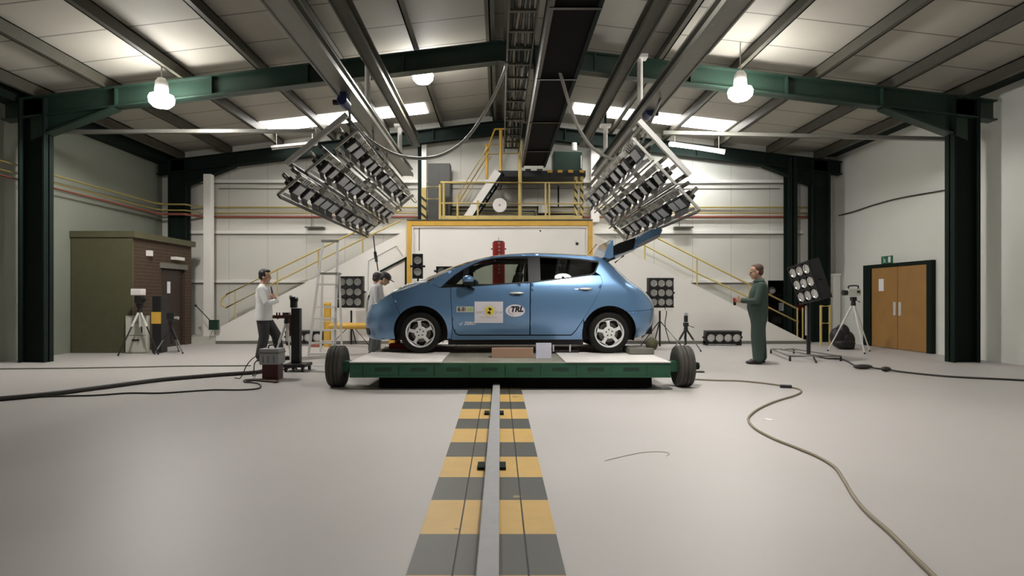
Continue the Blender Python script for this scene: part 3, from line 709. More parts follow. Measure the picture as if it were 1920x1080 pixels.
# ================================================================= TRACK AND TROLLEY
def stripe_mat():
    m = mat('hazard_stripes', (.62, .40, .12), .45, var=.12, scale=7)
    nt = m.node_tree; b = nt.nodes['Principled BSDF']; src = b.inputs['Base Color'].links[0].from_socket
    tc = nt.nodes.new('ShaderNodeTexCoord'); sp = nt.nodes.new('ShaderNodeSeparateXYZ'); nt.links.new(tc.outputs['Object'], sp.inputs[0])
    a = nt.nodes.new('ShaderNodeMath'); a.operation = 'SUBTRACT'; a.inputs[1].default_value = 3.925; nt.links.new(sp.outputs[1], a.inputs[0])
    w = nt.nodes.new('ShaderNodeMath'); w.operation = 'FLOORED_MODULO'; w.inputs[1].default_value = .943; nt.links.new(a.outputs[0], w.inputs[0])
    l = nt.nodes.new('ShaderNodeMath'); l.operation = 'GREATER_THAN'; l.inputs[1].default_value = .50; nt.links.new(w.outputs[0], l.inputs[0])
    mx = nt.nodes.new('ShaderNodeMix'); mx.data_type = 'RGBA'
    nt.links.new(l.outputs[0], mx.inputs[0]); nt.links.new(src, mx.inputs[6]); mx.inputs[7].default_value = (.085, .085, .07, 1)
    # worn patches of bare paint
    n = nt.nodes.new('ShaderNodeTexNoise'); n.inputs['Scale'].default_value = 2.2; n.inputs['Detail'].default_value = 6; nt.links.new(tc.outputs['Object'], n.inputs['Vector'])
    g = nt.nodes.new('ShaderNodeMath'); g.operation = 'GREATER_THAN'; g.inputs[1].default_value = .69; nt.links.new(n.outputs['Fac'], g.inputs[0])
    m2 = nt.nodes.new('ShaderNodeMix'); m2.data_type = 'RGBA'; nt.links.new(g.outputs[0], m2.inputs[0]); nt.links.new(mx.outputs[2], m2.inputs[6]); m2.inputs[7].default_value = (.30, .24, .12, 1)
    nt.links.new(m2.outputs[2], b.inputs['Base Color']); return m
M['stripes'] = stripe_mat()
tr = thing('floor_track', 'black and yellow striped steel track plates leading to the trolley', 'track', (0, 0, 0))
for x0, x1 in ((-.386, -.198), (-.190, .118), (.126, .277)):
    MB().box((x0, .6, 0), (x1, 11.5, .008)).build('track_plate', 'stripes', tr)
MB().box((-.199, .6, 0), (.127, 11.5, .003)).build('track_groove', 'black', tr)
rl = thing('tow_rail', 'long flat grey tow rail along the middle of the striped track', 'rail', (-.04, 0, .008))
MB().prism([(-.098, .6, .008), (-.004, .6, .008), (.012, 9.5, .008), (-.075, 9.5, .008)], (0, 0, .055)).build('rail_bar', 'steel_light' if 'steel_light' in M else 'grey_case', rl, bevel=.006)
for y in (4.15, 6.05, 2.3):
    for s in (-1, 1): MB().box((-.05 + s*.05 - (.045 if s < 0 else 0), y-.07, .008), (-.05 + s*.05 + (.045 if s > 0 else 0), y+.07, .028)).build('clamp', 'steel_dark', rl)

TY0 = 7.62; TY1 = 10.75; TX0 = -1.86; TX1 = 2.13; TZ = .345
tl = thing('crash_trolley', 'low dark green trolley on four rubber wheels carrying the blue car', 'trolley', (.13, 9.2, 0))
MB().box((TX0, TY0, .16), (TX1, TY0+.1, TZ-.004)).build('front_beam', 'green_paint', tl, bevel=.006)
for k in range(9):
    x = TX0 + .18 + k * .44; MB().box((x, TY0-.012, .17), (x+.025, TY0, TZ-.02)).build('rib', 'green_paint', tl)
    if k < 8: MB().box((x+.14, TY0-.002, .24), (x+.34, TY0+.01, .285)).build('slot', 'machine_green', tl)
MB().box((TX0, TY0-.008, .16), (TX1, TY0, .185)).build('lower_flange', 'green_paint', tl)
MB().box((TX0, TY1-.1, .16), (TX1, TY1, TZ-.004)).build('rear_beam', 'green_paint', tl)
MB().box((TX0, TY0+.1, .16), (TX0+.1, TY1-.1, TZ-.004)).build('side_beam', 'green_paint', tl)
MB().box((TX1-.1, TY0+.1, .16), (TX1, TY1-.1, TZ-.004)).build('side_beam', 'green_paint', tl)
MB().box((TX0+.005, TY0+.005, TZ-.03), (TX1-.005, TY1-.005, TZ)).build('deck', 'concrete', tl)
MB().box((TX0+.34, TY0+.14, .02), (TX1-.2, TY1-.2, .16)).build('underframe_shade', 'black_matt', tl)  # matt black box, sized to give the dark shadow under the deck too
for x0, x1 in ((TX0, -.72), (.82, TX1+.0)):
    for y0, y1 in ((TY0-.01, 8.95), (9.95, TY1)):
        MB().box((x0, y0, TZ), (x1, y1, TZ+.012)).build('wheel_plate', 'white_plate', tl)
def trolley_wheel(x, y, s):
    ax = V((1, 0, 0)); c = V((x, y, .265)); hw = .105
    prof = [(.15, -hw*.85), (.2, -hw), (.245, -hw*.95), (.262, -hw*.8), (.265, -hw*.55), (.258, -hw*.5), (.258, -hw*.42), (.265, -hw*.38), (.265, -.008), (.25, -.004), (.25, .004), (.265, .008), (.265, hw*.38), (.258, hw*.42), (.258, hw*.5), (.265, hw*.55), (.262, hw*.8), (.245, hw*.95), (.2, hw), (.15, hw*.85)]
    w = MB().lathe(prof, c, ax, 40).build('wheel', 'rubber', tl, smooth=.5)
    MB().lathe([(.03, -.03), (.152, -.09), (.152, .09), (.03, .03)], c, ax, 28, closed=False).build('rim', 'black', w, smooth=.5)
    MB().cyl(c + V((-s*.25, 0, 0)), c + V((s*.10, 0, 0)), .045, n=12).build('axle', 'steel_dark', w)
    if s > 0: MB().cyl(c + V((s*.10, 0, 0)), c + V((s*.21, 0, 0)), .06, .045, n=14).build('hub', 'steel_dark', w)
trolley_wheel(-2.10, 7.98, -1); trolley_wheel(2.385, 7.98, 1)
for x, s in ((TX0, -1), (TX1, 1)):
    MB().box((min(x, x+s*.2), 7.88, .2), (max(x, x+s*.2), 8.08, .33)).build('axle_bracket', 'green_paint', tl)
MB().bar((TX0+.01, 7.66, .34), (TX0-.06, 7.68, .24), .03).build('latch', 'green_paint', tl)
trolley_wheel(-1.62, 10.3, -1) if False else None
# loose items on the deck
def onbox(name, x0, x1, y0, y1, Y, d, m, label, cat, z0=None, bevel=.004):
    a = at(x0, y1, Y); b = at(x1, y0, Y); z0 = TZ if z0 is None else z0
    return tag(MB().box((a.x, Y, z0), (b.x, Y+d, b.z)).build(name, m, origin=((a.x+b.x)/2, Y, z0), bevel=bevel), label, cat)
onbox('timber_plank', 922, 1000, 653, 668, 8.25, .14, 'plank', 'pinkish timber plank on the trolley deck under the car', 'plank')
onbox('lilac_board', 1005, 1034, 643, 672, 8.12, .02, 'lilac', 'small square lilac board standing on the trolley deck before the car sill', 'board')
onbox('wheel_block', 1181, 1227, 653, 668, 8.55, .5, 'block_grey', 'grey block on the trolley deck behind the rear wheel of the car', 'block', TZ+.012, .015)
tag(MB().ell(at(1222, 645, 8.7), (.09, .07, .10), nu=14, nv=8).build('green_bag', 'olive', origin=at(1222, 655, 8.7), smooth=True), 'small olive bag on the grey block behind the rear bumper', 'bag')
rj = thing('red_jack', 'red jack on the trolley deck behind the front wheel', 'jack', V((-1.55, 9.6, TZ+.012)))
MB().box((-1.72, 9.55, TZ+.012), (-1.3, 9.75, TZ+.09)).build('jack_body', 'red', rj, bevel=.01)
MB().cyl((-1.6, 9.65, TZ+.05), (-1.6, 9.65, TZ+.15), .045, n=12).build('jack_post', 'red', rj)
mt = thing('test_box', 'low dark instrument frame with two bright rods under the car', 'instrument', V((.95, 8.9, TZ)))
MB().box((.55, 8.85, TZ), (1.15, 9.1, TZ+.05)).build('frame', 'black', mt)
for x in (.78, 1.02): MB().cyl((x, 8.84, TZ+.03), (x, 8.84, TZ+.13), .012, n=8).build('rod', 'alu', mt)
# red pole
pl = thing('red_pole', 'upright red pole standing on the floor behind the car roof', 'pole', (0, 12.6, 0))
a, b = at(923.5, 0, 12.6).x, at(946.5, 0, 12.6).x; zt = at(0, 454, 12.6).z; xc = (a+b)/2; r = (b-a)/2
MB().cyl((xc, 12.6, 0), (xc, 12.6, zt), r, n=32).build('tube', 'red', pl, smooth=.5, bevel=.004)
MB().cyl((xc, 12.6, zt), (xc, 12.6, zt+.02), r*.8, n=24).build('cap', 'darkred', pl)
MB().tube([(xc, 12.6, zt), (xc, 12.6, zt+.09)], .008, 6).build('eye_pin', 'galv', pl)
for k in range(9):
    z = zt - .03 - k * .075; c = V((xc+.01, 12.6-r-.004, z))
    MB().lathe([(.012, -.004), (.02, -.004), (.02, .004), (.012, .004)], c, (0, 1, 0), 12, closed=True).build('chain_link', 'alu', pl)
for z in (zt-.14, zt-.3): MB().box((xc-r-.03, 12.58, z-.012), (xc+r+.03, 12.62, z+.012)).build('collar_bolt', 'darkred', pl)

# ================================================================= THE CAR
YC = 9.605                                     # centre plane of the car; v grows towards the camera
def paint():
    m = mat('blue_metallic_paint', (.165, .32, .56), .33, .5, var=.03, scale=300, coat=1.0)
    return m
M['paint'] = paint()
M['trim'] = mat('car_black_trim', (.005, .005, .006), .45, var=.1, spec=.3)
M['seam'] = mat('car_seam', (.012, .02, .035), .6)
M['rim'] = mat('silver_alloy', (.82, .82, .81), .35, .1, var=.04)
M['seat'] = mat('seat_cloth', (.03, .028, .026), .8, var=.2, scale=30)
M['lens_clear'] = mat('lamp_lens', (.62, .70, .84), .10, .5, var=.35, scale=40, bump=.9, bscale=38, coat=1.0)
M['tail_red'] = mat('tail_lens', (.22, .17, .32), .1, var=.1, coat=1.0)
def glass(name, tint, refl):
    m = bpy.data.materials.new(name); m.use_nodes = True; nt = m.node_tree
    out = nt.nodes['Material Output']; nt.nodes.remove(nt.nodes['Principled BSDF'])
    tr_ = nt.nodes.new('ShaderNodeBsdfTransparent'); tr_.inputs[0].default_value = list(tint) + [1]
    gl = nt.nodes.new('ShaderNodeBsdfGlossy'); gl.inputs['Roughness'].default_value = .02; gl.inputs[0].default_value = (1, 1, 1, 1)
    fr = nt.nodes.new('ShaderNodeFresnel'); fr.inputs[0].default_value = 1.45
    mr = nt.nodes.new('ShaderNodeMath'); mr.operation = 'MULTIPLY'; mr.inputs[1].default_value = refl; nt.links.new(fr.outputs[0], mr.inputs[0])
    mx = nt.nodes.new('ShaderNodeMixShader'); nt.links.new(mr.outputs[0], mx.inputs[0]); nt.links.new(tr_.outputs[0], mx.inputs[1]); nt.links.new(gl.outputs[0], mx.inputs[2])
    nt.links.new(mx.outputs[0], out.inputs[0]); return m
M['glass'] = glass('car_glass', (.50, .54, .49), 1.0)
M['glass_dark'] = glass('car_privacy_glass', (.07, .075, .075), .55)
UC = .17
car = thing('electric_car', 'blue five door hatchback with its tailgate raised, standing on the trolley', 'car', (UC, YC, TZ+.012))
CZ = TZ + .012
local(car)
def C3(u, v, z): return V((u - UC, -v, z))            # car coordinates -> the car's own frame
WT = [(.10, .74), (.18, .78), (.25, .822), (.35, .857), (.5, .879), (.65, .885), (.80, .882), (.90, .872), (.97, .858), (1.05, .822), (1.2, .75), (1.35, .672), (1.45, .612), (1.55, .55)]
UN = [(.1, -1.98), (.2, -2.03), (.34, -2.055), (.47, -2.07), (.6, -2.03), (.68, -1.98), (1.6, -1.98)]
UT = [(.1, 2.10), (.22, 2.22), (.28, 2.30), (.42, 2.36), (.63, 2.37), (.75, 2.33), (.91, 2.19), (1.05, 1.98), (1.26, 1.765), (1.42, 1.56), (1.6, 1.45)]
AF = .78
def smooth_tab(tab, x, h=.05): return (interp(tab, x-h) + 2*interp(tab, x) + interp(tab, x+h)) / 4
def w_(z): return smooth_tab(WT, z, .04)
def un_(z): return smooth_tab(UN, z)
def ut_(z): return smooth_tab(UT, z)
def ar_(z): return interp([(.7, .48), (1.05, .36), (1.4, .24)], z)
LQ = 1.15
def plan(q, z):
    w = w_(z); uf = un_(z) + AF; ua = ut_(z) - ar_(z)
    if q < uf:
        f = min(1, (uf - q) / LQ) * PI/2
        return uf - AF * math.sin(f) ** .9, w * max(0, math.cos(f)) ** .9
    if q > ua:
        f = min(1, (q - ua) / LQ) * PI/2
        return ua + ar_(z) * math.sin(f) ** .9, w * max(0, math.cos(f)) ** .9
    return q, w
def q_of(u, z):
    uf = un_(z) + AF; ua = ut_(z) - ar_(z)
    if u < uf:
        s = min(1, (uf - u) / AF) ** (1/.9); return uf - math.asin(s) / (PI/2) * LQ
    if u > ua:
        s = min(1, (u - ua) / ar_(z)) ** (1/.9); return ua + math.asin(s) / (PI/2) * LQ
    return u
def q_nose(z): return un_(z) + AF - LQ
def q_tail(z): return ut_(z) - ar_(z) + LQ
def px(x, y):
    v = .85
    for _ in range(12):
        s = F / (YC - v); u = (x - CX) / s; z = HC - CZ + (CY - y) / s
        q = q_of(u, z); v = plan(q, z)[1]
    return (q, z)
def dens(poly, step=.03):
    out = []
    n = len(poly)
    for i in range(n):
        a = V(poly[i]); b = V(poly[(i+1) % n]); k = max(1, int((b-a).length / step))
        out += [a.lerp(b, j / k) for j in range(k)]
    return out
def inside(p, poly):
    c = False; n = len(poly); j = n - 1
    for i in range(n):
        if (poly[i][1] > p[1]) != (poly[j][1] > p[1]) and p[0] < (poly[j][0]-poly[i][0]) * (p[1]-poly[i][1]) / (poly[j][1]-poly[i][1]) + poly[i][0]: c = not c
        j = i
    return c
def inset(poly, d):
    n = len(poly); P = [V(p) for p in poly]
    A = sum(P[i].x*P[(i+1) % n].y - P[(i+1) % n].x*P[i].y for i in range(n)); sg = 1 if A > 0 else -1
    out = []
    for i in range(n):
        a, b, c = P[i-1], P[i], P[(i+1) % n]
        d1 = (b-a).normalized(); d2 = (c-b).normalized()
        n1 = V((-d1.y, d1.x)) * sg; n2 = V((-d2.y, d2.x)) * sg
        m = n1 + n2
        if m.length < 1e-5: m = n1
        m.normalize(); k = d / max(.35, m.dot(n1))
        out.append(b + m * k)
    return out
def panel(poly, off=0.0, side=1, grid=.035, holes=()):
    """outer skin over a region of the side surface; poly in (q, z)"""
    P = dens(poly); H = [dens(h) for h in holes]
    verts = [V(p) for p in P]; edges = [(i, (i+1) % len(P)) for i in range(len(P))]
    for h in H:
        o = len(verts); verts += h; edges += [(o+i, o+(i+1) % len(h)) for i in range(len(h))]
    bd = list(verts)
    x0 = min(p.x for p in P); x1 = max(p.x for p in P); y0 = min(p.y for p in P); y1 = max(p.y for p in P)
    x = x0 + grid/2
    while x < x1:
        y = y0 + grid/2
        while y < y1:
            p = V((x, y))
            if inside(p, P) and not any(inside(p, h) for h in H) and min((p-b).length_squared for b in bd) > (grid*.45)**2: verts.append(p)
            y += grid
        x += grid
    r = delaunay_2d_cdt(verts, edges, [], 0, 1e-6)
    vs = []
    for p in r[0]:
        u, v = plan(p.x, p.y)
        # outward offset along the approximate normal
        e = .004; u1, v1 = plan(p.x + e, p.y); u2, v2 = plan(p.x, p.y + e)
        n = V((u1-u, v1-v, 0)).cross(V((u2-u, v2-v, e)))
        if n.length > 1e-9: n.normalize()
        if n.y < 0: n = -n
        vs.append(V((u + n.x*off, v + n.y*off, p.y + n.z*off)))
    fs = []
    for f in r[2]:
        c = sum((r[0][i] for i in f), V((0, 0))) / len(f)
        if inside(c, P) and not any(inside(c, h) for h in H): fs.append(list(f))
    mb = MB(); mb.add([C3(p.x, p.y * side, p.z) for p in vs], fs); return mb
def skin(mb, name, m, parent, thick=.014, flip=None):
    o = mb.build(name, m, parent, smooth=True)
    return o
def solid(o, t=.014):
    md = o.modifiers.new('thickness', 'SOLIDIFY'); md.thickness = t; md.offset = 0; return o
def arc(cx, cz, r, a0, a1, n=16): return [(cx + r*math.cos(math.radians(a0 + (a1-a0)*i/n)), cz + r*math.sin(math.radians(a0 + (a1-a0)*i/n))) for i in range(n+1)]
# wheel centres (u, z)
FW = ((788-936)/131.5, .295); RW = ((1142.5-936)/131.5, .295); RA = .385
# --- outline points taken on the near flank
DLO = [px(*p) for p in ((826,539),(838,527.5),(852,515.5),(868,505),(885,496),(903,488.5),(925,483.5),(950,481),(985,480),(1010,480),(1050,482),(1090,485),(1122,490),(1121,500),(1117,510),(1108,516),(1065,522),(1015,528),(960,532),(900,536),(860,538))]
RAIL = [px(*p) for p in ((803,531),(822,517),(850,504.5),(880,493),(905,485.5),(932,480),(970,476.5),(1010,476),(1050,477.5),(1090,480),(1127,484))]
HOOD = [(-1.05, 1.012), (-1.16, .99), (-1.287, .955), (-1.42, .908), (-1.54, .856), (-1.65, .80), (-1.74, .745), (-1.80, .70)]
HOODQ = [(q_of(u, z), z) for u, z in HOOD] + [(q_nose(.66) + .18, .668), (q_nose(.655), .655)]
SILLZ = .20
def arch_pts(W, r, zlow, rev=False):
    a = math.degrees(math.asin((zlow - W[1]) / r)); p = [(W[0] + r*math.cos(math.radians(t)), W[1] + r*math.sin(math.radians(t))) for t in [a + (180 - 2*a) * i / 22 for i in range(23)]]
    return [(q_of(u, z), z) for u, z in (p[::-1] if rev else p)]
fa = arch_pts(FW, RA, .20)          # from rear side over the top to the front side
ra = arch_pts(RW, RA, .20)
DF = [px(*p) for p in ((845, 538.6), (845.5, 560), (847, 590), (849, 612), (853, 624), (860, 628))]
DB = [px(993, 628), px(993.5, 580), px(994, 531)]
RB = [px(*p) for p in ((1071, 628), (1080, 619), (1094, 598), (1111, 572), (1124, 547), (1130, 529), (1126, 516))]
AQ = (q_of(RW[0] + math.sqrt(RA**2 - .305**2), .60), .60)
BS = [px(750, 590), px(742, 570), px(735, 554)]
for side, nm in ((1, 'near'), (-1, 'far')):
    # front fender with the A-pillar foot
    hood_q = HOODQ
    k = 5
    bump_top = HOODQ[4]
    fender = [HOODQ[0]] + [(-1.075, 1.012)] * 0 + HOODQ[1:5] + [fa[16]] + fa[15::-1] + [(fa[0][0] + .02, SILLZ), (DF[3][0]-.03, SILLZ), (DF[-1][0]-.03, .27)]
    fender = HOODQ[0:5] + list(reversed(fa[0:17])) + [(DF[3][0]-.02, .20), (DF[3][0]-.006, DF[3][1]), DF[2], DF[1], DF[0], (DLO[0][0], DLO[0][1]-.004), RAIL[0]]
    skin(panel(inset(fender, .003), 0, side), 'front_fender', 'paint', car)
    # doors
    fd_ = DF + DB + [(DLO[17][0]+.15, DLO[17][1]-.004)] * 0 + [DLO[18], DLO[19], DLO[20]]
    fd_ = DF + [DB[0], DB[1], (DB[2][0], DB[2][1] + .006)] + [(DLO[18][0], DLO[18][1]), DLO[19], DLO[20]]
    d1 = skin(panel(inset(fd_, .004), 0, side), 'front_door', 'paint', car)
    rd_ = [(DB[0][0] + .006, DB[0][1])] + RB[:7] + [DLO[15], DLO[16], DLO[17], (DB[2][0] + .006, DB[2][1] + .006), (DB[1][0] + .006, DB[1][1])]
    d2 = skin(panel(inset(rd_, .004), 0, side), 'rear_door', 'paint', car)
    # sill
    sill = [(DF[3][0]-.02, .20), (ra[-1][0]-.005, .20), (RB[0][0]+.0, RB[0][1]-.008), (DF[-1][0], DF[-1][1]-.008), (DF[3][0]-.006, DF[3][1])]
    sill = [(fa[0][0]+.004, .20), (ra[-1][0]-.004, .20)] + [p for p in ra[::-1] if p[0] < RB[2][0] and p[1] < .44][1:] + [RB[2], RB[1], RB[0], DF[-1], DF[4], DF[3], (DF[3][0]-.02, .20)]
    skin(panel(inset(sill, .003), .016, side), 'sill', 'paint', car)
    # roof rail strip above the glass, down to the rear window corner
    rail = [RAIL[0]] + RAIL[1:] + [DLO[12]] + [DLO[i] for i in range(11, -1, -1)]
    skin(panel(rail, 0, side), 'roof_rail', 'paint', car)
    # rear quarter: C-pillar to bumper line
    tail = []
    for z in (1.405, 1.33, 1.25, 1.15, 1.05, .95, .85, .75, .64):
        tail.append((q_of(ut_(z) - ar_(z)*.10, z), z))
    quarter = [DLO[12], RAIL[-1]] + tail + [AQ] + [p for p in ra if p[1] > .605] + [p for p in ra if .44 < p[1] <= .605 and p[0] < RW[0]] + RB[2:7] + [DLO[14], DLO[13]]
    skin(panel(quarter, 0, side), 'rear_quarter', 'paint', car)
    # tail light: slim strip round the corner
    tl_ = [(q - .004, z) for q, z in tail[2:8]] + [(q_of(ut_(z) - ar_(z)*.02, z), z) for z in (.75, .85, .95, 1.05, 1.15, 1.25)]
    skin(panel(tl_, .006, side), 'tail_light', 'tail_red', car)
    # black window surround with the pillars, and the panes
    def sub(a, b): return [p for p in DLO]
    Bq0, Bq1 = px(990, 505)[0], px(1013, 505)[0]
    top_at = lambda q: interp([(DLO[i][0], DLO[i][1]) for i in range(0, 13)], q)
    bot_at = lambda q: interp([(DLO[i][0], DLO[i][1]) for i in (0, 20, 19, 18, 17, 16, 15)], q)
    def pane(q0, q1, m=.018, extra_top=.006):
        n = 10
        up_ = [(q0 + (q1-q0)*i/n, top_at(q0 + (q1-q0)*i/n) - m) for i in range(n+1)]
        lo_ = [(q0 + (q1-q0)*i/n, bot_at(q0 + (q1-q0)*i/n) + m) for i in range(n+1)]
        return lo_ + up_[::-1]
    A0 = px(838, 535)[0]; A1 = px(869, 520)[0]; A2 = px(879, 520)[0]
    p0 = pane(A0, A1, .014); p1 = pane(A2, Bq0); 
    pr_ = pane(Bq1, px(1106, 505)[0])
    p2 = [p for p in pr_]; p2 = p2[:11] + [(DLO[14][0]-.02, DLO[14][1]), (DLO[13][0]-.022, DLO[13][1]), (DLO[12][0]-.03, DLO[12][1]-.02)] + p2[11:]
    skin(panel(inset(DLO, -.002), -.006, side, holes=[p0, p1, p2]), 'window_frame', 'trim', car)
    skin(panel(inset(p0, -.01), -.010, side, .03), 'quarter_window', 'glass', car)
    skin(panel(inset(p1, -.01), -.010, side, .03), 'front_side_window', 'glass', d1)
    skin(panel(inset(p2, -.01), -.010, side, .03), 'rear_side_window', 'glass_dark', d2)
    # door handles
    for d, xx in ((d1, 969), (d2, 1098)):
        q, z = px(xx, 549.5 if d is d1 else 541.5)
        v = plan(q, z)[1]; c = C3(q, side*(v+.018), z)
        mb = MB().ell(c, (.105, .022, .016), nu=18, nv=8); hd = mb.build('handle', 'alu', d, smooth=True)  # pale metal colour stands in for white highlights on the blue handle
        MB().ell(C3(q, side*(v+.001), z-.012), (.055, .007, .028), nu=16, nv=8).build('handle_recess', 'seam', hd, smooth=True)
    # mirror
    mc = px(878, 525); v0 = .86; u0 = (878-936)/132.5; z0 = HC - CZ + (557-524)/133
    mr_ = MB().ell(C3(u0, side*.97, z0), (.085, .085, .058), nu=20, nv=12).build('door_mirror', 'paint', car, smooth=True)
    MB().ell(C3(u0+.005, side*.965, z0-.045), (.083, .075, .04), nu=18, nv=10).build('mirror_base', 'trim', mr_, smooth=True)
    MB().prism([C3(u0-.05, side*.84, z0-.06), C3(u0+.09, side*.86, z0-.15), C3(u0+.03, side*.86, z0-.15), C3(u0-.08, side*.84, z0-.08)], C3(UC, side*.08, 0.02)).build('mirror_arm', 'trim', mr_)
    # headlight: long raised lens on the fender top
    hl = []
    for i in range(15):
        t = i / 14; u = -1.04 - t*.60
        z = interp([(-x[0], x[1]) for x in HOOD], -u)
        q = q_of(u, z); uu, v = plan(q, z)
        hl.append((uu, v, z, t))
    mb = MB(); n = 10; vs = []
    for uu, v, z, t in hl:
        r = .012 + .055 * math.sin(PI * min(1, t*1.05 + .02)) ** .7
        for k in range(n):
            a = 2*PI*k/n; vs.append(C3(uu + .0, side*(v - .05 + 1.15*r*math.cos(a)), z + .004 + (.62*r*math.sin(a))))
    fs = [(i*n+k, i*n+(k+1) % n, (i+1)*n+(k+1) % n, (i+1)*n+k) for i in range(14) for k in range(n)] + [tuple(range(n)), tuple(range(14*n, 15*n))]
    mb.add(vs, fs).build('headlight', 'lens_clear', car, smooth=True)
# bumpers: both sides in one part each
def both(poly, off, name, m, grid=.04):
    mb = panel(poly, off, 1, grid); mb.merge(panel(poly, off, -1, grid)); return skin(mb, name, m, car)
bump = HOODQ[4:] + [(q_nose(z), z) for z in (.6, .5, .4, .3, .2)] + [(q_of(-1.75, .17), .17), fa[-1]] + fa[-2:16:-1] + [fa[16]]
both(inset(bump, .002), 0, 'front_bumper', 'paint')
gr_ = [(q_nose(z), z) for z in (.34, .30, .24)] + [(q_nose(.24)+.42, .235), (q_nose(.3)+.47, .29), (q_nose(.34)+.44, .34)]
both(gr_, .006, 'lower_grille', 'trim')
rb_ = [(AQ[0], AQ[1]-.002)] + [(q_of(ut_(.635)-ar_(.635)*.1, .635), .635), (q_tail(.635), .635)] + [(q_tail(z), z) for z in (.55, .45, .35, .27)] + [(q_of(2.1, .25), .235), (ra[0][0], .21)] + [p for p in ra if p[1] < .59 and p[0] > RW[0]]
both(inset(rb_, .003), 0, 'rear_bumper', 'paint')
db_ = [(q_tail(.27), .262), (q_tail(.24), .22), (q_of(2.12, .2), .19), (q_of(2.05, .2), .235)]
both(db_, .004, 'rear_valance', 'trim')
# top skins lofted between the two flanks
def loft(edge, bow, crown, name, m, parent, nt_=14, end_crown=None, off=0):
    E = []
    for q, z in edge:
        u, v = plan(q, z); E.append((u, v, z))
    vs = []; n = len(E); R_ = range(nt_ + 1)
    for i, (u, v, z) in enumerate(E):
        b = interp([(0, bow[0]), (1, bow[1])], i / (n-1)); c = interp([(k/(len(crown)-1), x) for k, x in enumerate(crown)], i / (n-1))
        for j in R_:
            t = -1 + 2*j/nt_; g = (1 - abs(t)**2.4)
            vs.append(C3(u + b*g, v*t*1.0, z + c*g + off))
    fs = [(i*(nt_+1)+j, i*(nt_+1)+j+1, (i+1)*(nt_+1)+j+1, (i+1)*(nt_+1)+j) for i in range(n-1) for j in range(nt_)]
    mb = MB().add(vs, fs); return skin(mb, name, m, parent)
def redens(edge, n=16):
    P = [V(p) for p in edge]; L = [0]
    for a, b in zip(P, P[1:]): L.append(L[-1] + (b-a).length)
    out = []
    for i in range(n+1):
        s = L[-1]*i/n
        for k in range(len(L)-1):
            if s <= L[k+1] + 1e-9:
                t = (s-L[k]) / max(1e-9, L[k+1]-L[k]); p = P[k].lerp(P[k+1], t); break
        out.append((p.x, p.y))
    return out
loft(redens(HOODQ, 22), (0, 0), (.075, .07, .055, .03, .0), 'hood', 'paint', car)
loft(redens(RAIL[0:6], 12), (-.24, -.10), (-.01, .015, .03), 'windscreen', 'glass', car)
loft(redens(RAIL[5:], 14), (-.10, .02), (.03, .05, .055, .045), 'roof', 'paint', car)
# cowl lip closing hood to windscreen
mb = MB(); vs = []
for j in range(15):
    t = -1 + 2*j/14; g = 1 - abs(t)**2.4; v = .82*t
    vs += [C3(-1.05 - .27*g, v, 1.0 + .055*g), C3(-1.02 - .20*g, v, 1.015 + .03*g)]
mb.add(vs, [(2*j, 2*j+1, 2*j+3, 2*j+2) for j in range(14)]).build('cowl', 'trim', car, smooth=True)
# inner tub, floor, wheel wells
tubp = [(q_nose(.5)+.5, .24), (ra[-1][0]+.0, .24)]
mb = MB()
def ring(z, ins, qs):
    out = []
    for q in qs:
        u, v = plan(q, z); k = max(0, v - ins); out.append(C3(u, k, z))
    for q in qs[::-1]:
        u, v = plan(q, z); k = max(0, v - ins); out.append(C3(u, -k, z))
    return out
MB().box(C3(-.68, .80, .2), C3(1.15, -.80, .24)).build('floor_pan', 'black', car)
MB().box(C3(-.74, .70, .11), C3(1.22, -.70, .20)).build('battery_pack', 'black', car)
def tubwall(u0, u1, z0, z1, ins):
    mb = MB()
    for s in (1, -1):
        n = 10; vs = []
        for i in range(n+1):
            u = u0 + (u1-u0)*i/n
            for z in (z0, (z0+z1)/2, z1):
                vs.append(C3(u, s*(plan(q_of(u, z), z)[1] - ins), z))
        mb.add(vs, [(i*3+k, i*3+k+1, (i+1)*3+k+1, (i+1)*3+k) for i in range(n) for k in (0, 1)])
    return mb
tubwall(-.70, 1.14, .22, .99, .035).build('door_lining', 'black', car)
tubwall(1.14, 1.98, .70, 1.0, .04).build('boot_lining', 'black', car)
MB().box(C3(1.0, .62, .68), C3(2.02, -.62, .72)).build('boot_floor', 'black', car)
MB().box(C3(-1.62, .45, .16), C3(-.68, -.45, .66)).build('motor_bay', 'black', car)
MB().box(C3(1.1, .58, .26), C3(2.25, -.58, .70)).build('under_tray', 'black', car)
for W in (FW, RW):
    for s in (1, -1):
        mb = MB(); n = 24; vs = []
        for i in range(n+1):
            a = math.radians(-18 + 216*i/n); u = W[0] + (RA+.012)*math.cos(a); z = W[1] + (RA+.012)*math.sin(a)
            vo = min(plan(q_of(u, max(z, .2)), max(z, .2))[1] - .004, .875)
            vs += [C3(u, s*vo, z), C3(u, s*.55, z)]
        mb.add(vs, [(2*i, 2*i+1, 2*i+3, 2*i+2) for i in range(n)])
        mb.prism([C3(W[0] + (RA+.012)*math.cos(math.radians(-18 + 216*i/n)), s*.55, W[1] + (RA+.012)*math.sin(math.radians(-18 + 216*i/n))) for i in range(n+1)], (0, -.01*s*0 + .004, 0))
        mb.build('wheel_liner', 'black', car)
MB().box(C3(-.05, .56, 1.345), C3(1.40, -.56, 1.365)).build('headliner', 'black', car)
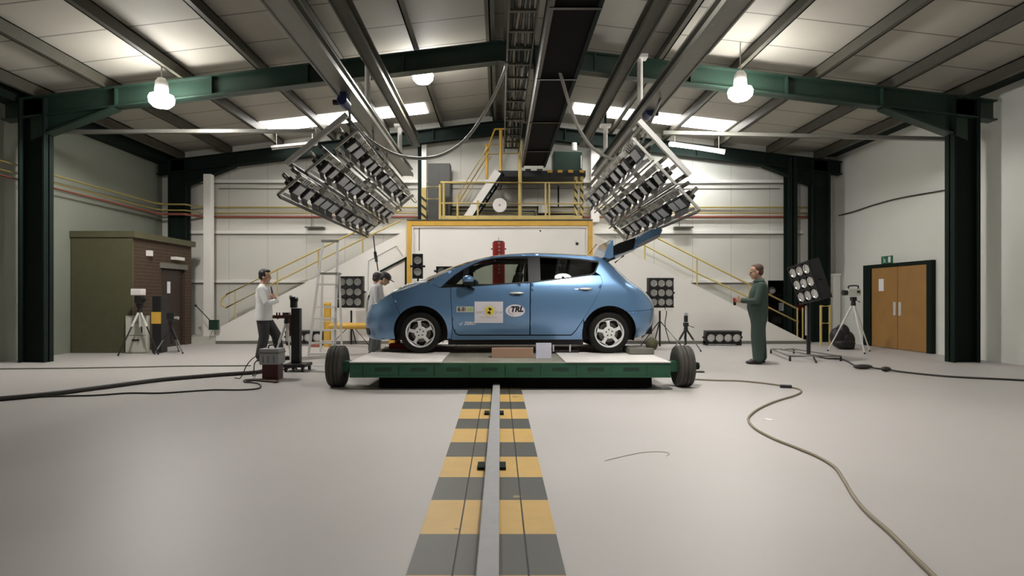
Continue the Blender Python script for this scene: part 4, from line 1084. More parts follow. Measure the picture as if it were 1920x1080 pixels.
# dashboard, seats, steering wheel
mb = MB(); mb.prism([C3(-1.0, .74, .72), C3(-.62, .74, .72), C3(-.60, .74, .92), C3(-.74, .74, .985), C3(-1.02, .74, .97)], C3(UC, -1.48, 0)); mb.build('dashboard', 'black', car, bevel=.02)
def seat(u, v, back=True):
    mb = MB(); mb.cbox(C3(u, v, .52), (.52, .50, .16)); s = mb.build('seat', 'seat', car, bevel=.04)
    R = Matrix.Rotation(math.radians(16), 3, 'Y')
    MB().cbox(C3(u+.32, v, .85), (.13, .48, .66), R).build('backrest', 'seat', s, bevel=.04)
    MB().cbox(C3(u+.42, v, 1.245), (.09, .25, .15), R).build('headrest', 'seat', s, bevel=.03)
seat(-.10, .36); seat(-.10, -.36)
mb = MB().cbox(C3(.95, 0, .55), (.5, 1.2, .16)); s = mb.build('rear_bench', 'seat', car, bevel=.04)
MB().cbox(C3(1.27, 0, .86), (.13, 1.2, .60), Matrix.Rotation(math.radians(14), 3, 'Y')).build('bench_back', 'seat', s, bevel=.04)
for v in (-.38, .38): MB().cbox(C3(1.36, v, 1.2), (.08, .24, .13)).build('headrest', 'seat', s, bevel=.03)
sw = MB().tube([C3(-.50 + .06*math.sin(a), -.36 + .18*math.cos(a), .93 + .17*math.sin(a)) for a in [2*PI*i/24 for i in range(24)]], .014, 8, closed=True); sw.build('steering_wheel', 'trim', car, smooth=True)
# wheels
def wheel(u, s):
    c = C3(u, s*.765, .295); ax = V((0, -s, 0))
    R_, hw = .293, .10
    t = MB().lathe([(.212, -hw), (.25, -hw-.006), (.278, -hw+.004), (.291, -hw+.03), (R_, -.03), (R_, .03), (.291, hw-.03), (.278, hw-.004), (.25, hw+.006), (.212, hw-.002)], c, ax, 64, closed=True).build('wheel', 'tyre', car, smooth=.6)
    # rim: barrel, five broad spokes, hub
    mb = MB().lathe([(.195, -hw), (.205, hw*.6), (.214, hw-.002), (.222, hw-.004), (.222, hw-.014), (.208, -hw)], c, ax, 64, closed=True)
    o = mb.build('rim_barrel', 'rim', t, smooth=.6)
    mb = MB(); a_, b_ = orth(ax)
    def P(r, ang, h): return c + ax*h + (a_*math.cos(ang) + b_*math.sin(ang))*r
    h0, h1 = hw*.60, hw*.86
    for k in range(5):
        A = 2*PI*k/5 + math.radians(84) * (1) + (0 if s > 0 else 0)
        prof = [(.060, .60), (.084, .36), (.10, .22), (.125, .165), (.15, .15), (.168, .18), (.182, .30), (.190, .52), (.206, .62)]
        n = len(prof); vs = []
        for r, w in prof:
            hh = h1 - .012*abs(r-.13)/.1
            vs += [P(r, A-w, hh), P(r, A+w, hh), P(r, A-w, h0-.012), P(r, A+w, h0-.012)]
        fs = []
        for i in range(n-1):
            b0 = i*4; b1 = b0+4
            fs += [(b0, b0+1, b1+1, b1), (b0+2, b1+2, b1+3, b0+3), (b0, b1, b1+2, b0+2), (b0+1, b0+3, b1+3, b1+1)]
        fs += [(0, 2, 3, 1), ((n-1)*4, (n-1)*4+1, (n-1)*4+3, (n-1)*4+2)]
        mb.add(vs, fs)
    mb.lathe([(0, h1), (.080, h1), (.088, h1-.006), (.088, h0-.01), (0, h0-.01)], c, ax, 40)
    mb.lathe([(.190, h1-.008), (.200, h1), (.213, h1), (.213, h0), (.190, h0)], c, ax, 64, closed=True)
    mb.build('spokes', 'rim', t, smooth=.5)
    nb = MB()
    for k in range(5):
        A = 2*PI*(k+.0)/5 + math.radians(84) ; p = P(.045, A, h1-.0); nb.cyl(p, p + ax*.0015, .0105, n=12)
    nb.build('wheel_nuts', 'black', t)
    MB().lathe([(0, h1), (.022, h1), (.024, h1+.004), (.0, h1+.005)], c, ax, 24).build('hub_cap', 'rim', t, smooth=.6)
    MB().lathe([(0, .0), (.14, .0), (.14, -.02), (0, -.02)], c, ax, 40).build('brake_disc', 'steel_grey', t)
    MB().lathe([(0, -.05), (.2, -.05), (.2, -.06), (0, -.06)], c, ax, 40).build('backing_plate', 'black', t)
for u in (FW[0], RW[0]):
    for s in (1, -1): wheel(u, s)
# antenna
q, z = px(1105, 475)
MB().tube([C3((1106-936)/122, .12, 1.475), C3((1119.5-936)/122, .12, 1.62)], .008, 6).build('aerial', 'trim', car)
# raised tailgate
def tp(x, y, v=.52):
    s = F / (YC - v); return ((x-CX)/s, HC - CZ + (CY-y)/s)
def slab(pts, v0, v1, name, m, parent, bevel=.0, bow=0.0):
    mb = MB(); n = 9; P = [tp(*p) for p in pts]; vs = []; k = len(P)
    for i in range(n):
        t = -1 + 2*i/(n-1); v = v1*t
        for u, z in P: vs.append(C3(u + bow*(1-t*t)*.5, v, z + bow*(1-t*t)))
    fs = [(i*k+j, i*k+(j+1) % k, (i+1)*k+(j+1) % k, (i+1)*k+j) for i in range(n-1) for j in range(k)] + [tuple(range(k)), tuple(range((n-1)*k, n*k))]
    return mb.add(vs, fs).build(name, m, parent, smooth=.7, bevel=bevel)
tg = slab([(1150,476),(1163,468),(1188,459),(1192,452),(1194,445),(1207,436),(1222,430),(1238,428),(1241,432),(1236,443),(1228,449),(1210,457),(1195,464),(1187,470),(1168,477),(1152,484)], -.56, .56, 'tailgate', 'paint', car, .006, .01)
slab([(1149,462),(1160,456),(1175,451),(1190,446),(1188,462),(1186,467),(1168,474),(1149,479)], -.575, .575, 'tailgate_window', 'black_gloss', tg, .004, .012)
slab([(1152,481),(1168,474.5),(1187,467.5),(1186,471),(1170,478.5),(1153,486)], -.57, .57, 'tailgate_lining', 'grey_case', tg)
slab([(1194,459),(1212,450),(1234,440),(1236,444),(1228,449),(1210,458),(1195,465)], -.565, .565, 'lower_lining', 'grey_case', tg)
slab([(1195,443),(1207,435),(1221,429.5),(1216,433),(1206,438.5),(1197,445)], -.57, .57, 'pale_strip', 'white_plate', tg)  # pale strip across the full width of the raised tailgate
slab([(1232,431),(1244,424),(1247,425),(1238,433)], -.1, .1, 'latch', 'steel_grey', tg)
slab([(1131,483),(1134,472),(1139,460),(1147,448),(1148.5,452),(1149,482),(1142,486)], -.58, .58, 'spoiler', 'paint', tg, .006)
for s in (1, -1):
    a = tp(1151, 493); b = tp(1168, 480)
    MB().tube([C3(a[0], s*.60, a[1]), C3(b[0], s*.58, b[1])], .012, 8).build('gas_strut', 'trim', tg)

# ---- stickers on the near front door, following the door skin
def lay(mb, q0, z0, name, m, parent, off):
    """wrap a flat mesh given in (x right, y up) metres onto the near flank at (q0, z0)"""
    o = MB(); vs = []
    for p in mb.v:
        q = q0 + p.x; z = z0 + p.y; u, v = plan(q, z); vs.append(C3(u, v + off + p.z, z))
    return o.add(vs, mb.f).build(name, m, parent)
def text(s, size, bold=0.0, shear=0.0, align='CENTER'):
    c = bpy.data.curves.new('t', 'FONT'); c.body = s; c.size = size; c.align_x = align; c.align_y = 'CENTER'; c.offset = bold; c.shear = shear; c.resolution_u = 3
    o = bpy.data.objects.new('t', c); COL.objects.link(o)
    bpy.context.view_layer.update()
    me = bpy.data.meshes.new_from_object(o.evaluated_get(bpy.context.evaluated_depsgraph_get()))
    mb = MB(); mb.v = [v.co.copy() for v in me.vertices]; mb.f = [list(p.vertices) for p in me.polygons]
    bpy.data.objects.remove(o); bpy.data.curves.remove(c); bpy.data.meshes.remove(me); return mb
def gridrect(w, h, n=6, m=4):
    mb = MB(); vs = [V((-w/2 + w*i/n, -h/2 + h*j/m, 0)) for j in range(m+1) for i in range(n+1)]
    return mb.add(vs, [(j*(n+1)+i, j*(n+1)+i+1, (j+1)*(n+1)+i+1, (j+1)*(n+1)+i) for j in range(m) for i in range(n)])
def disc(rx, ry, a0=0, a1=360, n=36, cx=0, cy=0, r0=0):
    mb = MB(); k = n
    if r0 == 0:
        vs = [V((cx, cy, 0))] + [V((cx + rx*math.cos(math.radians(a0+(a1-a0)*i/k)), cy + ry*math.sin(math.radians(a0+(a1-a0)*i/k)), 0)) for i in range(k+1)]
        return mb.add(vs, [(0, i+1, i+2) for i in range(k)])
    vs = []
    for i in range(k+1):
        a = math.radians(a0+(a1-a0)*i/k); vs += [V((cx+rx*math.cos(a), cy+ry*math.sin(a), 0)), V((cx+rx*r0*math.cos(a), cy+ry*r0*math.sin(a), 0))]
    return mb.add(vs, [(2*i, 2*i+2, 2*i+3, 2*i+1) for i in range(k)])
M['ink_grey'] = mat('ink_grey', (.42, .42, .40), .6); M['ink_black'] = mat('ink_black', (.008, .008, .01), .5)
M['ink_red'] = mat('ink_red', (.45, .12, .12), .6); M['ink_pink'] = mat('ink_pink', (.66, .48, .44), .6); M['ink_yellow'] = mat('ink_yellow', (.75, .60, .08), .5); M['ink_green'] = mat('ink_green', (.35, .52, .25), .6)
M['vinyl'] = mat('white_vinyl', (.74, .71, .76), .5, var=.03)
fdn = [o for o in COL.objects if o.name.startswith('front_door') and o.parent == car][0]
sq, sz = px(916.5, 585.5)
st = lay(gridrect(.405, .305, 8, 6), sq, sz, 'safety_sticker', 'vinyl', fdn, .005)
st['label'] = 'white square test sticker with a yellow and black target'
E = .0065
lay(disc(.068, .068, cy=.02, cx=.012), sq, sz, 'emblem', 'ink_yellow', st, E)
mb = disc(.042, .042, 20, 110, 10, .008, .022); mb.merge(disc(.042, .042, 200, 290, 10, .016, .018)); lay(mb, sq, sz, 'emblem', 'ink_black', st, E+.001)
mb = MB()
for k in range(12):
    a = 2*PI*k/12; mb.merge(disc(.009, .009, 0, 360, 5, .012 + .088*math.cos(a), .02 + .088*math.sin(a)))
lay(mb, sq, sz, 'star', 'ink_grey', st, E)
lay(text('EURO', .042, .0008), sq-.125, sz-.003, 'lettering', 'ink_grey', st, E); lay(text('NCAP', .042, .0008), sq+.14, sz-.003, 'lettering', 'ink_grey', st, E)
lay(text('FOR SAFER CARS', .032, .0006), sq, sz-.075, 'lettering', 'ink_pink', st, E)
oq, oz = px(966, 582.5)
ov = lay(disc(.138, .088, n=48), oq, oz, 'oval_sticker', 'vinyl', fdn, .005); ov['label'] = 'white oval sticker with black letters'
lay(text('TRL', .105, .006, .25), oq+.02, oz+.018, 'lettering', 'ink_black', ov, E)
lay(disc(.105, .07, 130, 250, 16, r0=.86), oq+.005, oz-.004, 'arc', 'ink_grey', ov, E)
lay(text('TRL', .03, 0, .25), oq-.03, oz-.035, 'lettering', 'ink_pink', ov, E)
nq, nz_ = px(872, 580)
ns = lay(gridrect(.245, .082, 6, 2), nq, nz_, 'number_strip', 'number_strip' if 'number_strip' in M else 'beige', fdn, .005); ns['label'] = 'pale strip with dark and red figures'
lay(text('6', .078, .003), nq-.085, nz_, 'figure', 'ink_black', ns, E); lay(text('.8', .078, .002), nq-.035, nz_, 'figure', 'darkred', ns, E); lay(text('1', .078, .002), nq+.005, nz_, 'figure', 'ink_red', ns, E); lay(gridrect(.085, .05), nq+.075, nz_, 'mark', 'ink_green', ns, E)
zq, zz_ = px(876, 606.5)
ze = lay(text('ZERO', .062, .002, .2), zq+.035, zz_, 'decal', 'paper', fdn, .004)
mb = MB().prism([(-.03, .01, 0), (-.012, -.03, 0), (.03, .03, 0), (-.01, -.005, 0)], (0, 0, .0005)); lay(mb, zq-.085, zz_-.002, 'tick_mark', 'paper', ze, .004)
ORG[car.name] = (UC, YC, CZ)
# ================================================================= LIGHTING STANDS, LADDER, CASES, CABLES
def lens_unit(c, n, r, parent):
    """a sealed-beam lamp: deep reflector bowl behind a glass, facing n"""
    n = V(n).normalized()
    o = MB().lathe([(r*1.12, -.005), (r*1.12, .012), (r*.98, .012), (r*.8, -.015), (r*.35, -.045), (.0, -.05)], c, n, 20).build('lens', 'reflector', parent, smooth=.5)
    MB().ell(c - n*.02, r*.22, nu=8, nv=6).build('bulb', 'white_plate', o, smooth=True)
    return o
def lamp_bank(c, cols, rows, pw, ph, R, label, name='lamp_bank', depth=.16, cat='lamp bank', legs=None, margin=.02):
    """c: centre of the front face; R turns the frame whose front faces -y"""
    t = thing(name, label, cat, c)
    def W(x, y, z): return V(c) + R @ V((x, y, z))
    w, h = cols*pw + margin*2, rows*ph + margin*2
    mb = MB(); mb.box((-w/2, .01, -h/2), (w/2, depth, h/2))
    for i in range(cols+1): x = -w/2 + margin + i*pw; mb.box((x-.012, -.02, -h/2), (x+.012, .012, h/2))
    for j in range(rows+1): z = -h/2 + margin + j*ph; mb.box((-w/2, -.02, z-.012), (w/2, .012, z+.012))
    m2 = MB(); m2.v = [W(*p) for p in mb.v]; m2.f = mb.f
    m2.build('housing', 'black', t)
    for i in range(cols):
        for j in range(rows):
            lens_unit(W(-w/2 + margin + (i+.5)*pw, -.004, -h/2 + margin + (j+.5)*ph), R @ V((0, -1, 0)), min(pw, ph)*.40, t)
    for s in (-1, 1):
        k = MB().cyl(W(s*w/2, depth*.5, 0), W(s*(w/2+.05), depth*.5, 0), .025, n=10); k.build('tilt_knob', 'black', t)
    return t, w, h
I3 = Matrix.Identity(3)
def stand(t, top, foot_r, z0, legs, m='black', spread_z=.35, mast=.022):
    MB().cyl(V((top.x, top.y, .04)), top, mast, n=10).build('mast', m, t)
    for k, a in enumerate(legs):
        d = V((math.cos(math.radians(a)), math.sin(math.radians(a)), 0))
        MB().tube([V((top.x, top.y, spread_z)), V((top.x, top.y, 0)) + d*foot_r + V((0, 0, .015))], .014, 8).build('leg', m, t)
        MB().tube([V((top.x, top.y, .09)), V((top.x, top.y, 0)) + d*foot_r*.7 + V((0, 0, .12))], .008, 6).build('brace', m, t)
# nine-lamp banks left and right of the car
c = at(656, 547.5, 14.45)
t, w, h = lamp_bank(c, 3, 3, .19, .235, Matrix.Rotation(math.radians(-4), 3, 'Z'), 'square black nine lamp bank on a tripod behind the stepladder')
MB().box((c.x-w/2-.02, c.y-.05, c.z-h/2-.06), (c.x+w/2+.02, c.y+.15, c.z-h/2-.03)).build('base_bar', 'white_plate', t)
stand(t, V((c.x+.02, c.y+.06, c.z-h/2-.04)), .50, 0, (200, 340, 90), spread_z=.52)
MB().tube([V((c.x-.45, c.y+.06, .05)), V((c.x+.5, c.y+.06, .05))], .012, 6).build('floor_bar', 'black', t)
c = at(1240, 549, 13.9)
t, w, h = lamp_bank(c, 3, 3, .178, .212, Matrix.Rotation(math.radians(5), 3, 'Z'), 'square black nine lamp bank on a tripod behind the rear bumper of the car')
MB().box((c.x-w/2-.02, c.y-.05, c.z-h/2-.07), (c.x+w/2-.04, c.y+.12, c.z-h/2-.04)).build('base_bar', 'white_plate', t)
stand(t, V((c.x-.02, c.y+.06, c.z-h/2-.05)), .55, 0, (200, 325, 90), spread_z=.62)
MB().tube([V((c.x-.45, c.y+.06, .12)), V((c.x+.35, c.y+.06, .12))], .012, 6).build('floor_bar', 'black', t)
MB().tube(cat_rom([V((c.x+.10, c.y+.1, c.z-h/2)), V((c.x+.13, c.y+.05, .8)), V((c.x+.10, c.y+.05, .5)), V((c.x+.2, c.y+.02, .1))], 5), .01, 6).build('lead', 'cable', t)
# tilted bank on an H base at the right
c = at(1508, 531, 11.25)
Rt = Matrix.Rotation(math.radians(-78), 3, 'Z') @ Matrix.Rotation(math.radians(14), 3, 'X') @ Matrix.Rotation(math.radians(-10), 3, 'Y')
t, w, h = lamp_bank(c, 3, 3, .19, .235, Rt, 'black nine lamp bank tilted on a wheeled H shaped stand at the right', depth=.22)
mx_, my_ = at(1516, 0, 11.45).x, 11.45
MB().cyl((mx_, my_, .1), (mx_, my_, c.z - .15), .035, n=12).build('mast', 'black', t)
MB().cyl((mx_-.07, my_-.05, .45), (mx_-.07, my_-.05, 1.0), .02, n=10).build('side_tube', 'galv', t)
fz = .09
P4 = [at(1474, 0, 11.25).x, at(1570, 0, 11.25).x]
xs0, xs1 = P4
pts = {'a': V((xs0, 11.1, fz)), 'b': V((xs1-.02, 11.1, fz)), 'c': V((xs0+.32, 12.6, fz)), 'd': V((xs1-.15, 12.6, fz))}
for a_, b_ in (('a', 'b'), ('c', 'd'), ('a', 'c'), ('b', 'd')):
    MB().tube([pts[a_], pts[b_]], .018, 8).build('base_tube', 'steel_grey', t)
MB().tube([V((mx_, 11.1, fz)), V((mx_, 12.6, fz))], .02, 8).build('base_tube', 'steel_grey', t)
for k in 'abcd': MB().cyl(pts[k], V((pts[k].x, pts[k].y, 0)), .016, .022, n=8).build('foot', 'black', t)
MB().tube([V((mx_+.02, 11.3, .05)), V((mx_-.22, 10.75, 0.02))], .016, 8).build('base_leg', 'black', t)
# low lamp bars on the floor by the stair walls
c = at(1357, 633.5, 14.72)
t, w, h = lamp_bank(c, 4, 1, .205, .27, Matrix.Rotation(math.radians(6), 3, 'X'), 'long four lamp bar lying on the floor at the foot of the right stair wall', name='lamp_bar', cat='lamp bar', depth=.18)
for s in (-1, 1): MB().box((c.x+s*.40-.03, 14.72, 0), (c.x+s*.40+.03, 14.95, .09)).build('foot', 'black', t)
c = at(570, 633, 14.72)
t, w, h = lamp_bank(c, 4, 1, .215, .27, Matrix.Rotation(math.radians(6), 3, 'X'), 'low lamp bar on the floor behind the stepladder legs', name='lamp_bar', cat='lamp bar', depth=.18)
for s in (-1, 1): MB().box((c.x+s*.40-.03, 14.72, 0), (c.x+s*.40+.03, 14.95, .09)).build('foot', 'black', t)
# lamps standing in front of the white block
c = at(783, 499, 13.4)
t, w, h = lamp_bank(c, 1, 2, .19, .25, Matrix.Rotation(math.radians(6), 3, 'Z'), 'upright two lamp head right of the yellow frame post', name='twin_lamp', cat='lamp', depth=.14)
stand(t, V((c.x, c.y+.07, c.z-h/2)), .4, 0, (200, 340, 90), spread_z=.5)
c = at(852, 508, 13.4)
t, w, h = lamp_bank(c, 4, 1, .19, .16, I3, 'flat row of lamps on a stand behind the windscreen', name='lamp_bar', cat='lamp bar', depth=.12)
stand(t, V((c.x, c.y+.07, c.z-h/2)), .4, 0, (200, 340, 90), spread_z=.5)
# camera tripods
def tripod(c, foot_z, r, m, angs, cam_kind, label, d_cam=1, name='camera_tripod', cat='tripod', low=None):
    t = thing(name, label, cat, V((c.x, c.y, 0)))
    hub = V((c.x, c.y, c.z - .14))
    MB().cyl(hub + V((0, 0, -.05)), hub + V((0, 0, .05)), .05, .04, n=12).build('hub', 'black', t)
    MB().cyl(hub + V((0, 0, -.35)), hub, .018, n=8).build('centre_column', m, t)
    for a in angs:
        d = V((math.cos(math.radians(a)), math.sin(math.radians(a)), 0)); ft = V((c.x, c.y, .02)) + d*r
        mid = hub.lerp(ft, .5 if low is None else .38)
        l = MB().cyl(hub, mid, .022, n=8).build('leg', m, t)
        MB().cyl(mid, ft, .014, n=8).build('lower_leg', low or ('alu' if m == 'alu' else 'steel_grey'), l)
        MB().ell(ft, .02, nu=8, nv=6).build('foot', 'black', l)
    MB().cbox(c + V((0, 0, -.05)), (.09, .10, .08)).build('pan_head', 'black', t)
    MB().tube([c + V((0, 0, -.05)), c + V((d_cam*.20, .1, -.12))], .009, 6).build('pan_handle', 'black', t)
    return t
c = at(1600, 556, 12.9)
t = tripod(c, 0, .47, 'alu', (265, 20, 150), 1, 'silver tripod carrying a film camera by the right wall')
def camcorder(c, sx, label, m='black', body='beige'):
    t = thing('film_camera', label, 'camera', c)
    MB().cbox(c + V((0, 0, .09)), (.26, .12, .15)).build('body', body, t, bevel=.015)
    MB().cyl(c + V((sx*.13, 0, .08)), c + V((sx*.22, 0, .08)), .05, .06, n=16).build('lens', m, t)
    MB().tube(cat_rom([c + V((sx*.10, 0, .165)), c + V((sx*.09, 0, .22)), c + V((-sx*.09, 0, .225)), c + V((-sx*.10, 0, .165))], 5), .014, 8).build('carry_handle', m, t)
    MB().cbox(c + V((-sx*.07, -.07, .10)), (.05, .03, .05)).build('viewfinder', m, t)
    return t
camcorder(c, -1, 'film camera with a carry handle on the silver tripod at the right')
c = at(1286, 604, 13.2)
t = tripod(c, 0, .33, 'black', (200, 320, 80), 1, 'small black tripod right of the rear bumper', 1)
ch = thing('small_camera', 'small camera standing upright on the small black tripod', 'camera', c)
MB().cbox(c + V((0, 0, .07)), (.07, .08, .14)).build('body', 'black', ch, bevel=.01)
MB().cbox(c + V((0.005, -.01, .17)), (.06, .06, .06)).build('top', 'grey_case', ch, bevel=.01)
c = at(262, 568, 12.4)
t = tripod(c, 0, .42, 'alu', (240, 350, 110), 1, 'tall tripod with silver upper legs before the brick office', 1, low='black')
k = thing('film_camera', 'camera with a pale box on top, on the tall tripod before the brick office', 'camera', c)
MB().cbox(c + V((0, 0, .07)), (.14, .14, .14)).build('body', 'black', k, bevel=.01)
MB().cbox(c + V((-.03, 0, .22)), (.22, .16, .13)).build('top_box', 'white_plate', k, bevel=.01)
MB().cyl(c + V((.07, -.02, .07)), c + V((.16, -.02, .07)), .045, n=14).build('lens', 'black', k)
c = at(322, 600, 12.65)
t = tripod(c, 0, .33, 'black', (230, 335, 95), 1, 'lower black tripod before the dark office door', 1)
k = thing('small_camera', 'dark camera on the lower black tripod by the office door', 'camera', c)
MB().cbox(c + V((0, 0, .08)), (.15, .12, .14)).build('body', 'black', k, bevel=.01)
MB().cyl(c + V((.07, -.02, .05)), c + V((.15, -.02, .04)), .035, n=12).build('lens', 'reflector', k)
# cabinet and case at the left
a, b = at(243, 664, 12.6), at(275, 592, 12.6)
k = thing('beige_cabinet', 'beige cabinet partly hidden behind the tripod at the far left', 'cabinet', V(((a.x+b.x)/2, 12.6, 0)))
MB().box((a.x-.1, 12.62, 0), (b.x, 13.0, b.z) if False else (b.x, 12.72, b.z)).build('body', 'beige', k, bevel=.01)
d_ = MB().box((a.x-.08, 12.6, .03), (b.x-.02, 12.62, .36)).build('drawer', 'beige', k)
MB().box((a.x+.05, 12.585, .26), (a.x+.2, 12.6, .29)).build('handle', 'black', d_)
d_ = MB().box((a.x-.08, 12.6, .38), (b.x-.02, 12.62, b.z-.03)).build('drawer', 'beige', k)
MB().box((a.x+.05, 12.585, b.z-.16), (a.x+.2, 12.6, b.z-.13)).build('handle', 'grey_case', d_)
a, b = at(285, 661, 12.7), at(302, 555, 12.7)
k = thing('equipment_case', 'tall black equipment case with a yellow panel before the office door', 'case', V(((a.x+b.x)/2, 12.7, 0)))
MB().box((a.x, 12.7, 0), (b.x, 12.95, b.z)).build('body', 'black', k, bevel=.01)
za, zb = at(0, 607, 12.7).z, at(0, 585, 12.7).z
MB().box((a.x-.01, 12.69, za), (b.x, 12.7, zb)).build('panel', 'yellow', k)
# black bin bag at the right wall
c = at(1582, 632, 13.6)
k = MB(); 
for dx, dz, r in ((-.08, .0, .17), (.10, -.08, .18), (.02, .10, .15), (.16, -.2, .12)): k.ell(c + V((dx, random.uniform(0, .1), dz)), (r, r*.9, r*1.25), nu=16, nv=10)
k.ell(V((c.x+.03, c.y+.05, .13)), (.24, .18, .13), nu=16, nv=10)
tag(k.build('black_bag', 'black', origin=V((c.x, c.y, 0)), smooth=.6), 'black bag slumped by the right wall next to the silver tripod', 'bag')
# yellow pipe barrier behind the ladder
yb = thing('yellow_barrier', 'stout yellow pipe barrier behind the stepladder and nine lamp bank', 'barrier', V((at(614, 0, 14.3).x, 14.3, 0)))
x0 = at(614, 0, 14.3).x; x1 = at(735, 0, 14.3).x; zt = at(0, 570, 14.3).z; zr = at(0, 611, 14.3).z
MB().cyl((x0, 14.3, 0), (x0, 14.3, zt), .085, n=18).build('post', 'yellow', yb, smooth=.6)
MB().ell((x0, 14.3, zt), (.085, .085, .05), nu=18, nv=8).build('post_cap', 'yellow', yb, smooth=True)
MB().cyl((x1, 14.3, 0), (x1, 14.3, zt), .085, n=18).build('post', 'yellow', yb, smooth=.6)
MB().cyl((x0, 14.3, zr), (x1, 14.3, zr), .075, n=16).build('rail', 'yellow', yb, smooth=.6)
tag(MB().box(at(583, 654, 14.2) , at(604, 645, 14.4)).build('red_beam', 'redpipe', origin=at(593, 654, 14.3)), 'short dull red beam on the floor behind the stepladder', 'beam')
# ---- stepladder
ld = thing('stepladder', 'tall aluminium platform stepladder left of the nine lamp bank', 'ladder', V((at(605, 0, 12).x, 12, 0)))
YL = 12.0; hz = at(0, 452, YL).z
def L3(x, z, y): return V((at(x, 0, YL).x, y, z))
zpl = at(0, 513, YL).z
MB().bar(L3(578, 0, YL-.0), L3(605.5, hz, YL), .045, .03).build('stile', 'alu', ld)
MB().bar(L3(627, 0, YL-.0), L3(633.5, hz, YL), .045, .03).build('stile', 'alu', ld)
def L4(x, z, y): return V((at(x, 0, y).x, y, z))
MB().bar(L4(601, 0.01, YL+.9), L4(605, zpl+.05, YL+.28), .04, .025).build('rear_stile', 'alu', ld)
MB().bar(L4(641, 0.01, YL+.9), L4(636, zpl+.05, YL+.28), .04, .025).build('rear_stile', 'alu', ld)
MB().bar(L3(603, hz, YL), L3(635, hz, YL), .04, .05).build('top_guard', 'steel_grey', ld)
def lx(z, l): return (578 + 27.5*z/hz) if l else (627 + 6.5*z/hz)
for y in (668, 643, 619, 597, 575.5, 533):
    z = max(.05, at(0, y, YL).z)
    MB().box((L3(lx(z, 1), z, 0).x, YL-.04, z-.02), (L3(lx(z, 0), z, 0).x, YL+.05, z+.015)).build('tread', 'alu', ld)
MB().box((L3(601, 0, 0).x, YL-.03, zpl-.015), (L3(633, 0, 0).x, YL+.3, zpl+.02)).build('platform', 'steel_grey', ld)
for y in (643, 605, 560): MB().bar(L4(603, at(0, y, YL).z, YL+.6), L4(639, at(0, y, YL).z, YL+.6), .02, .02).build('rear_brace', 'alu', ld)
# ---- dark post stand with red bracket arms and a camera head
sx = at(555, 0, 9.66).x; SY = 9.66; s_ = F / SY
def sz_(y): return HC + (CY - y) / s_
ps = thing('post_stand', 'black and dark red post stand on castors beside the man with folded arms', 'stand', V((sx, SY, 0)))
MB().box((sx-.06, SY-.06, .1), (sx+.075, SY+.06, sz_(578))).build('post', 'black', ps, bevel=.01)
MB().box((sx-.085, SY-.062, .55), (sx-.055, SY+.062, sz_(590))).build('red_side', 'darkred', ps)
MB().box((sx-.16, SY-.2, .07), (sx+.2, SY+.2, .12)).build('base', 'black', ps, bevel=.01)
for dx in (-.1, .16):
    for dy in (-.17, .17):
        MB().cyl((sx+dx-.015, SY+dy, .037), (sx+dx+.015, SY+dy, .037), .037, n=14).build('castor', 'black', ps)
MB().box((sx-.36, SY-.03, sz_(597)), (sx-.06, SY+.03, sz_(591))).build('arm', 'darkred', ps)
for x in (524, 531, 519): MB().cyl(at(x, 594, SY), at(x, 586, SY), .012, n=8).build('peg', 'darkred', ps)
MB().tube([at(545, 620, SY), at(548, 575, SY)], .012, 8).build('brace', 'galv', ps)
MB().cbox(at(551, 570, SY), (.09, .1, .12)).build('camera_mount', 'black', ps, bevel=.01)
MB().cbox(at(549, 560, SY), (.07, .09, .06)).build('camera_body', 'black', ps, bevel=.01)
MB().cyl(at(552, 562, SY), at(558, 561, SY), .03, .035, n=12).build('camera_lens', 'black', ps)
MB().cbox(at(545, 557, SY), (.03, .06, .05)).build('monitor', 'grey_case', ps)
t = tripod(at(538, 585, 10.3), 0, .26, 'alu', (215, 330, 95), 1, 'slim silver tripod close behind the dark post stand', -1)
# ---- grey case on a dark red box
CY_ = 8.6
a, b = at(491, 0, CY_).x, at(521, 0, CY_).x; zb_ = at(0, 684, CY_).z
tag(MB().box((a, CY_, 0), (b, CY_+.22, zb_)).build('base_box', 'darkred', origin=((a+b)/2, CY_, 0), bevel=.01), 'dark red box on the floor under the grey case', 'box')
gc = thing('grey_case', 'grey metal case standing on the dark red box at the left', 'case', V(((a+b)/2, CY_, zb_)))
a, b = at(487, 0, CY_).x, at(523.5, 0, CY_).x; zc = at(0, 654, CY_).z
MB().box((a, CY_-.03, zb_+.002), (b, CY_+.25, zc)).build('body', 'grey_case', gc, bevel=.012)
MB().box((a-.005, CY_-.034, zc-.07), (b+.005, CY_+.254, zc-.045)).build('lid_band', 'steel_grey', gc)
MB().tube(cat_rom([V(((a+b)/2-.05, CY_+.1, zc)), V(((a+b)/2-.04, CY_+.1, zc+.04)), V(((a+b)/2+.04, CY_+.1, zc+.04)), V(((a+b)/2+.05, CY_+.1, zc))], 4), .01, 6).build('handle', 'black', gc)
for x in (.05, .12, .2): MB().box((a+x, CY_-.034, zb_+.03), (a+x+.015, CY_-.03, zc-.1)).build('rib', 'steel_grey', gc)
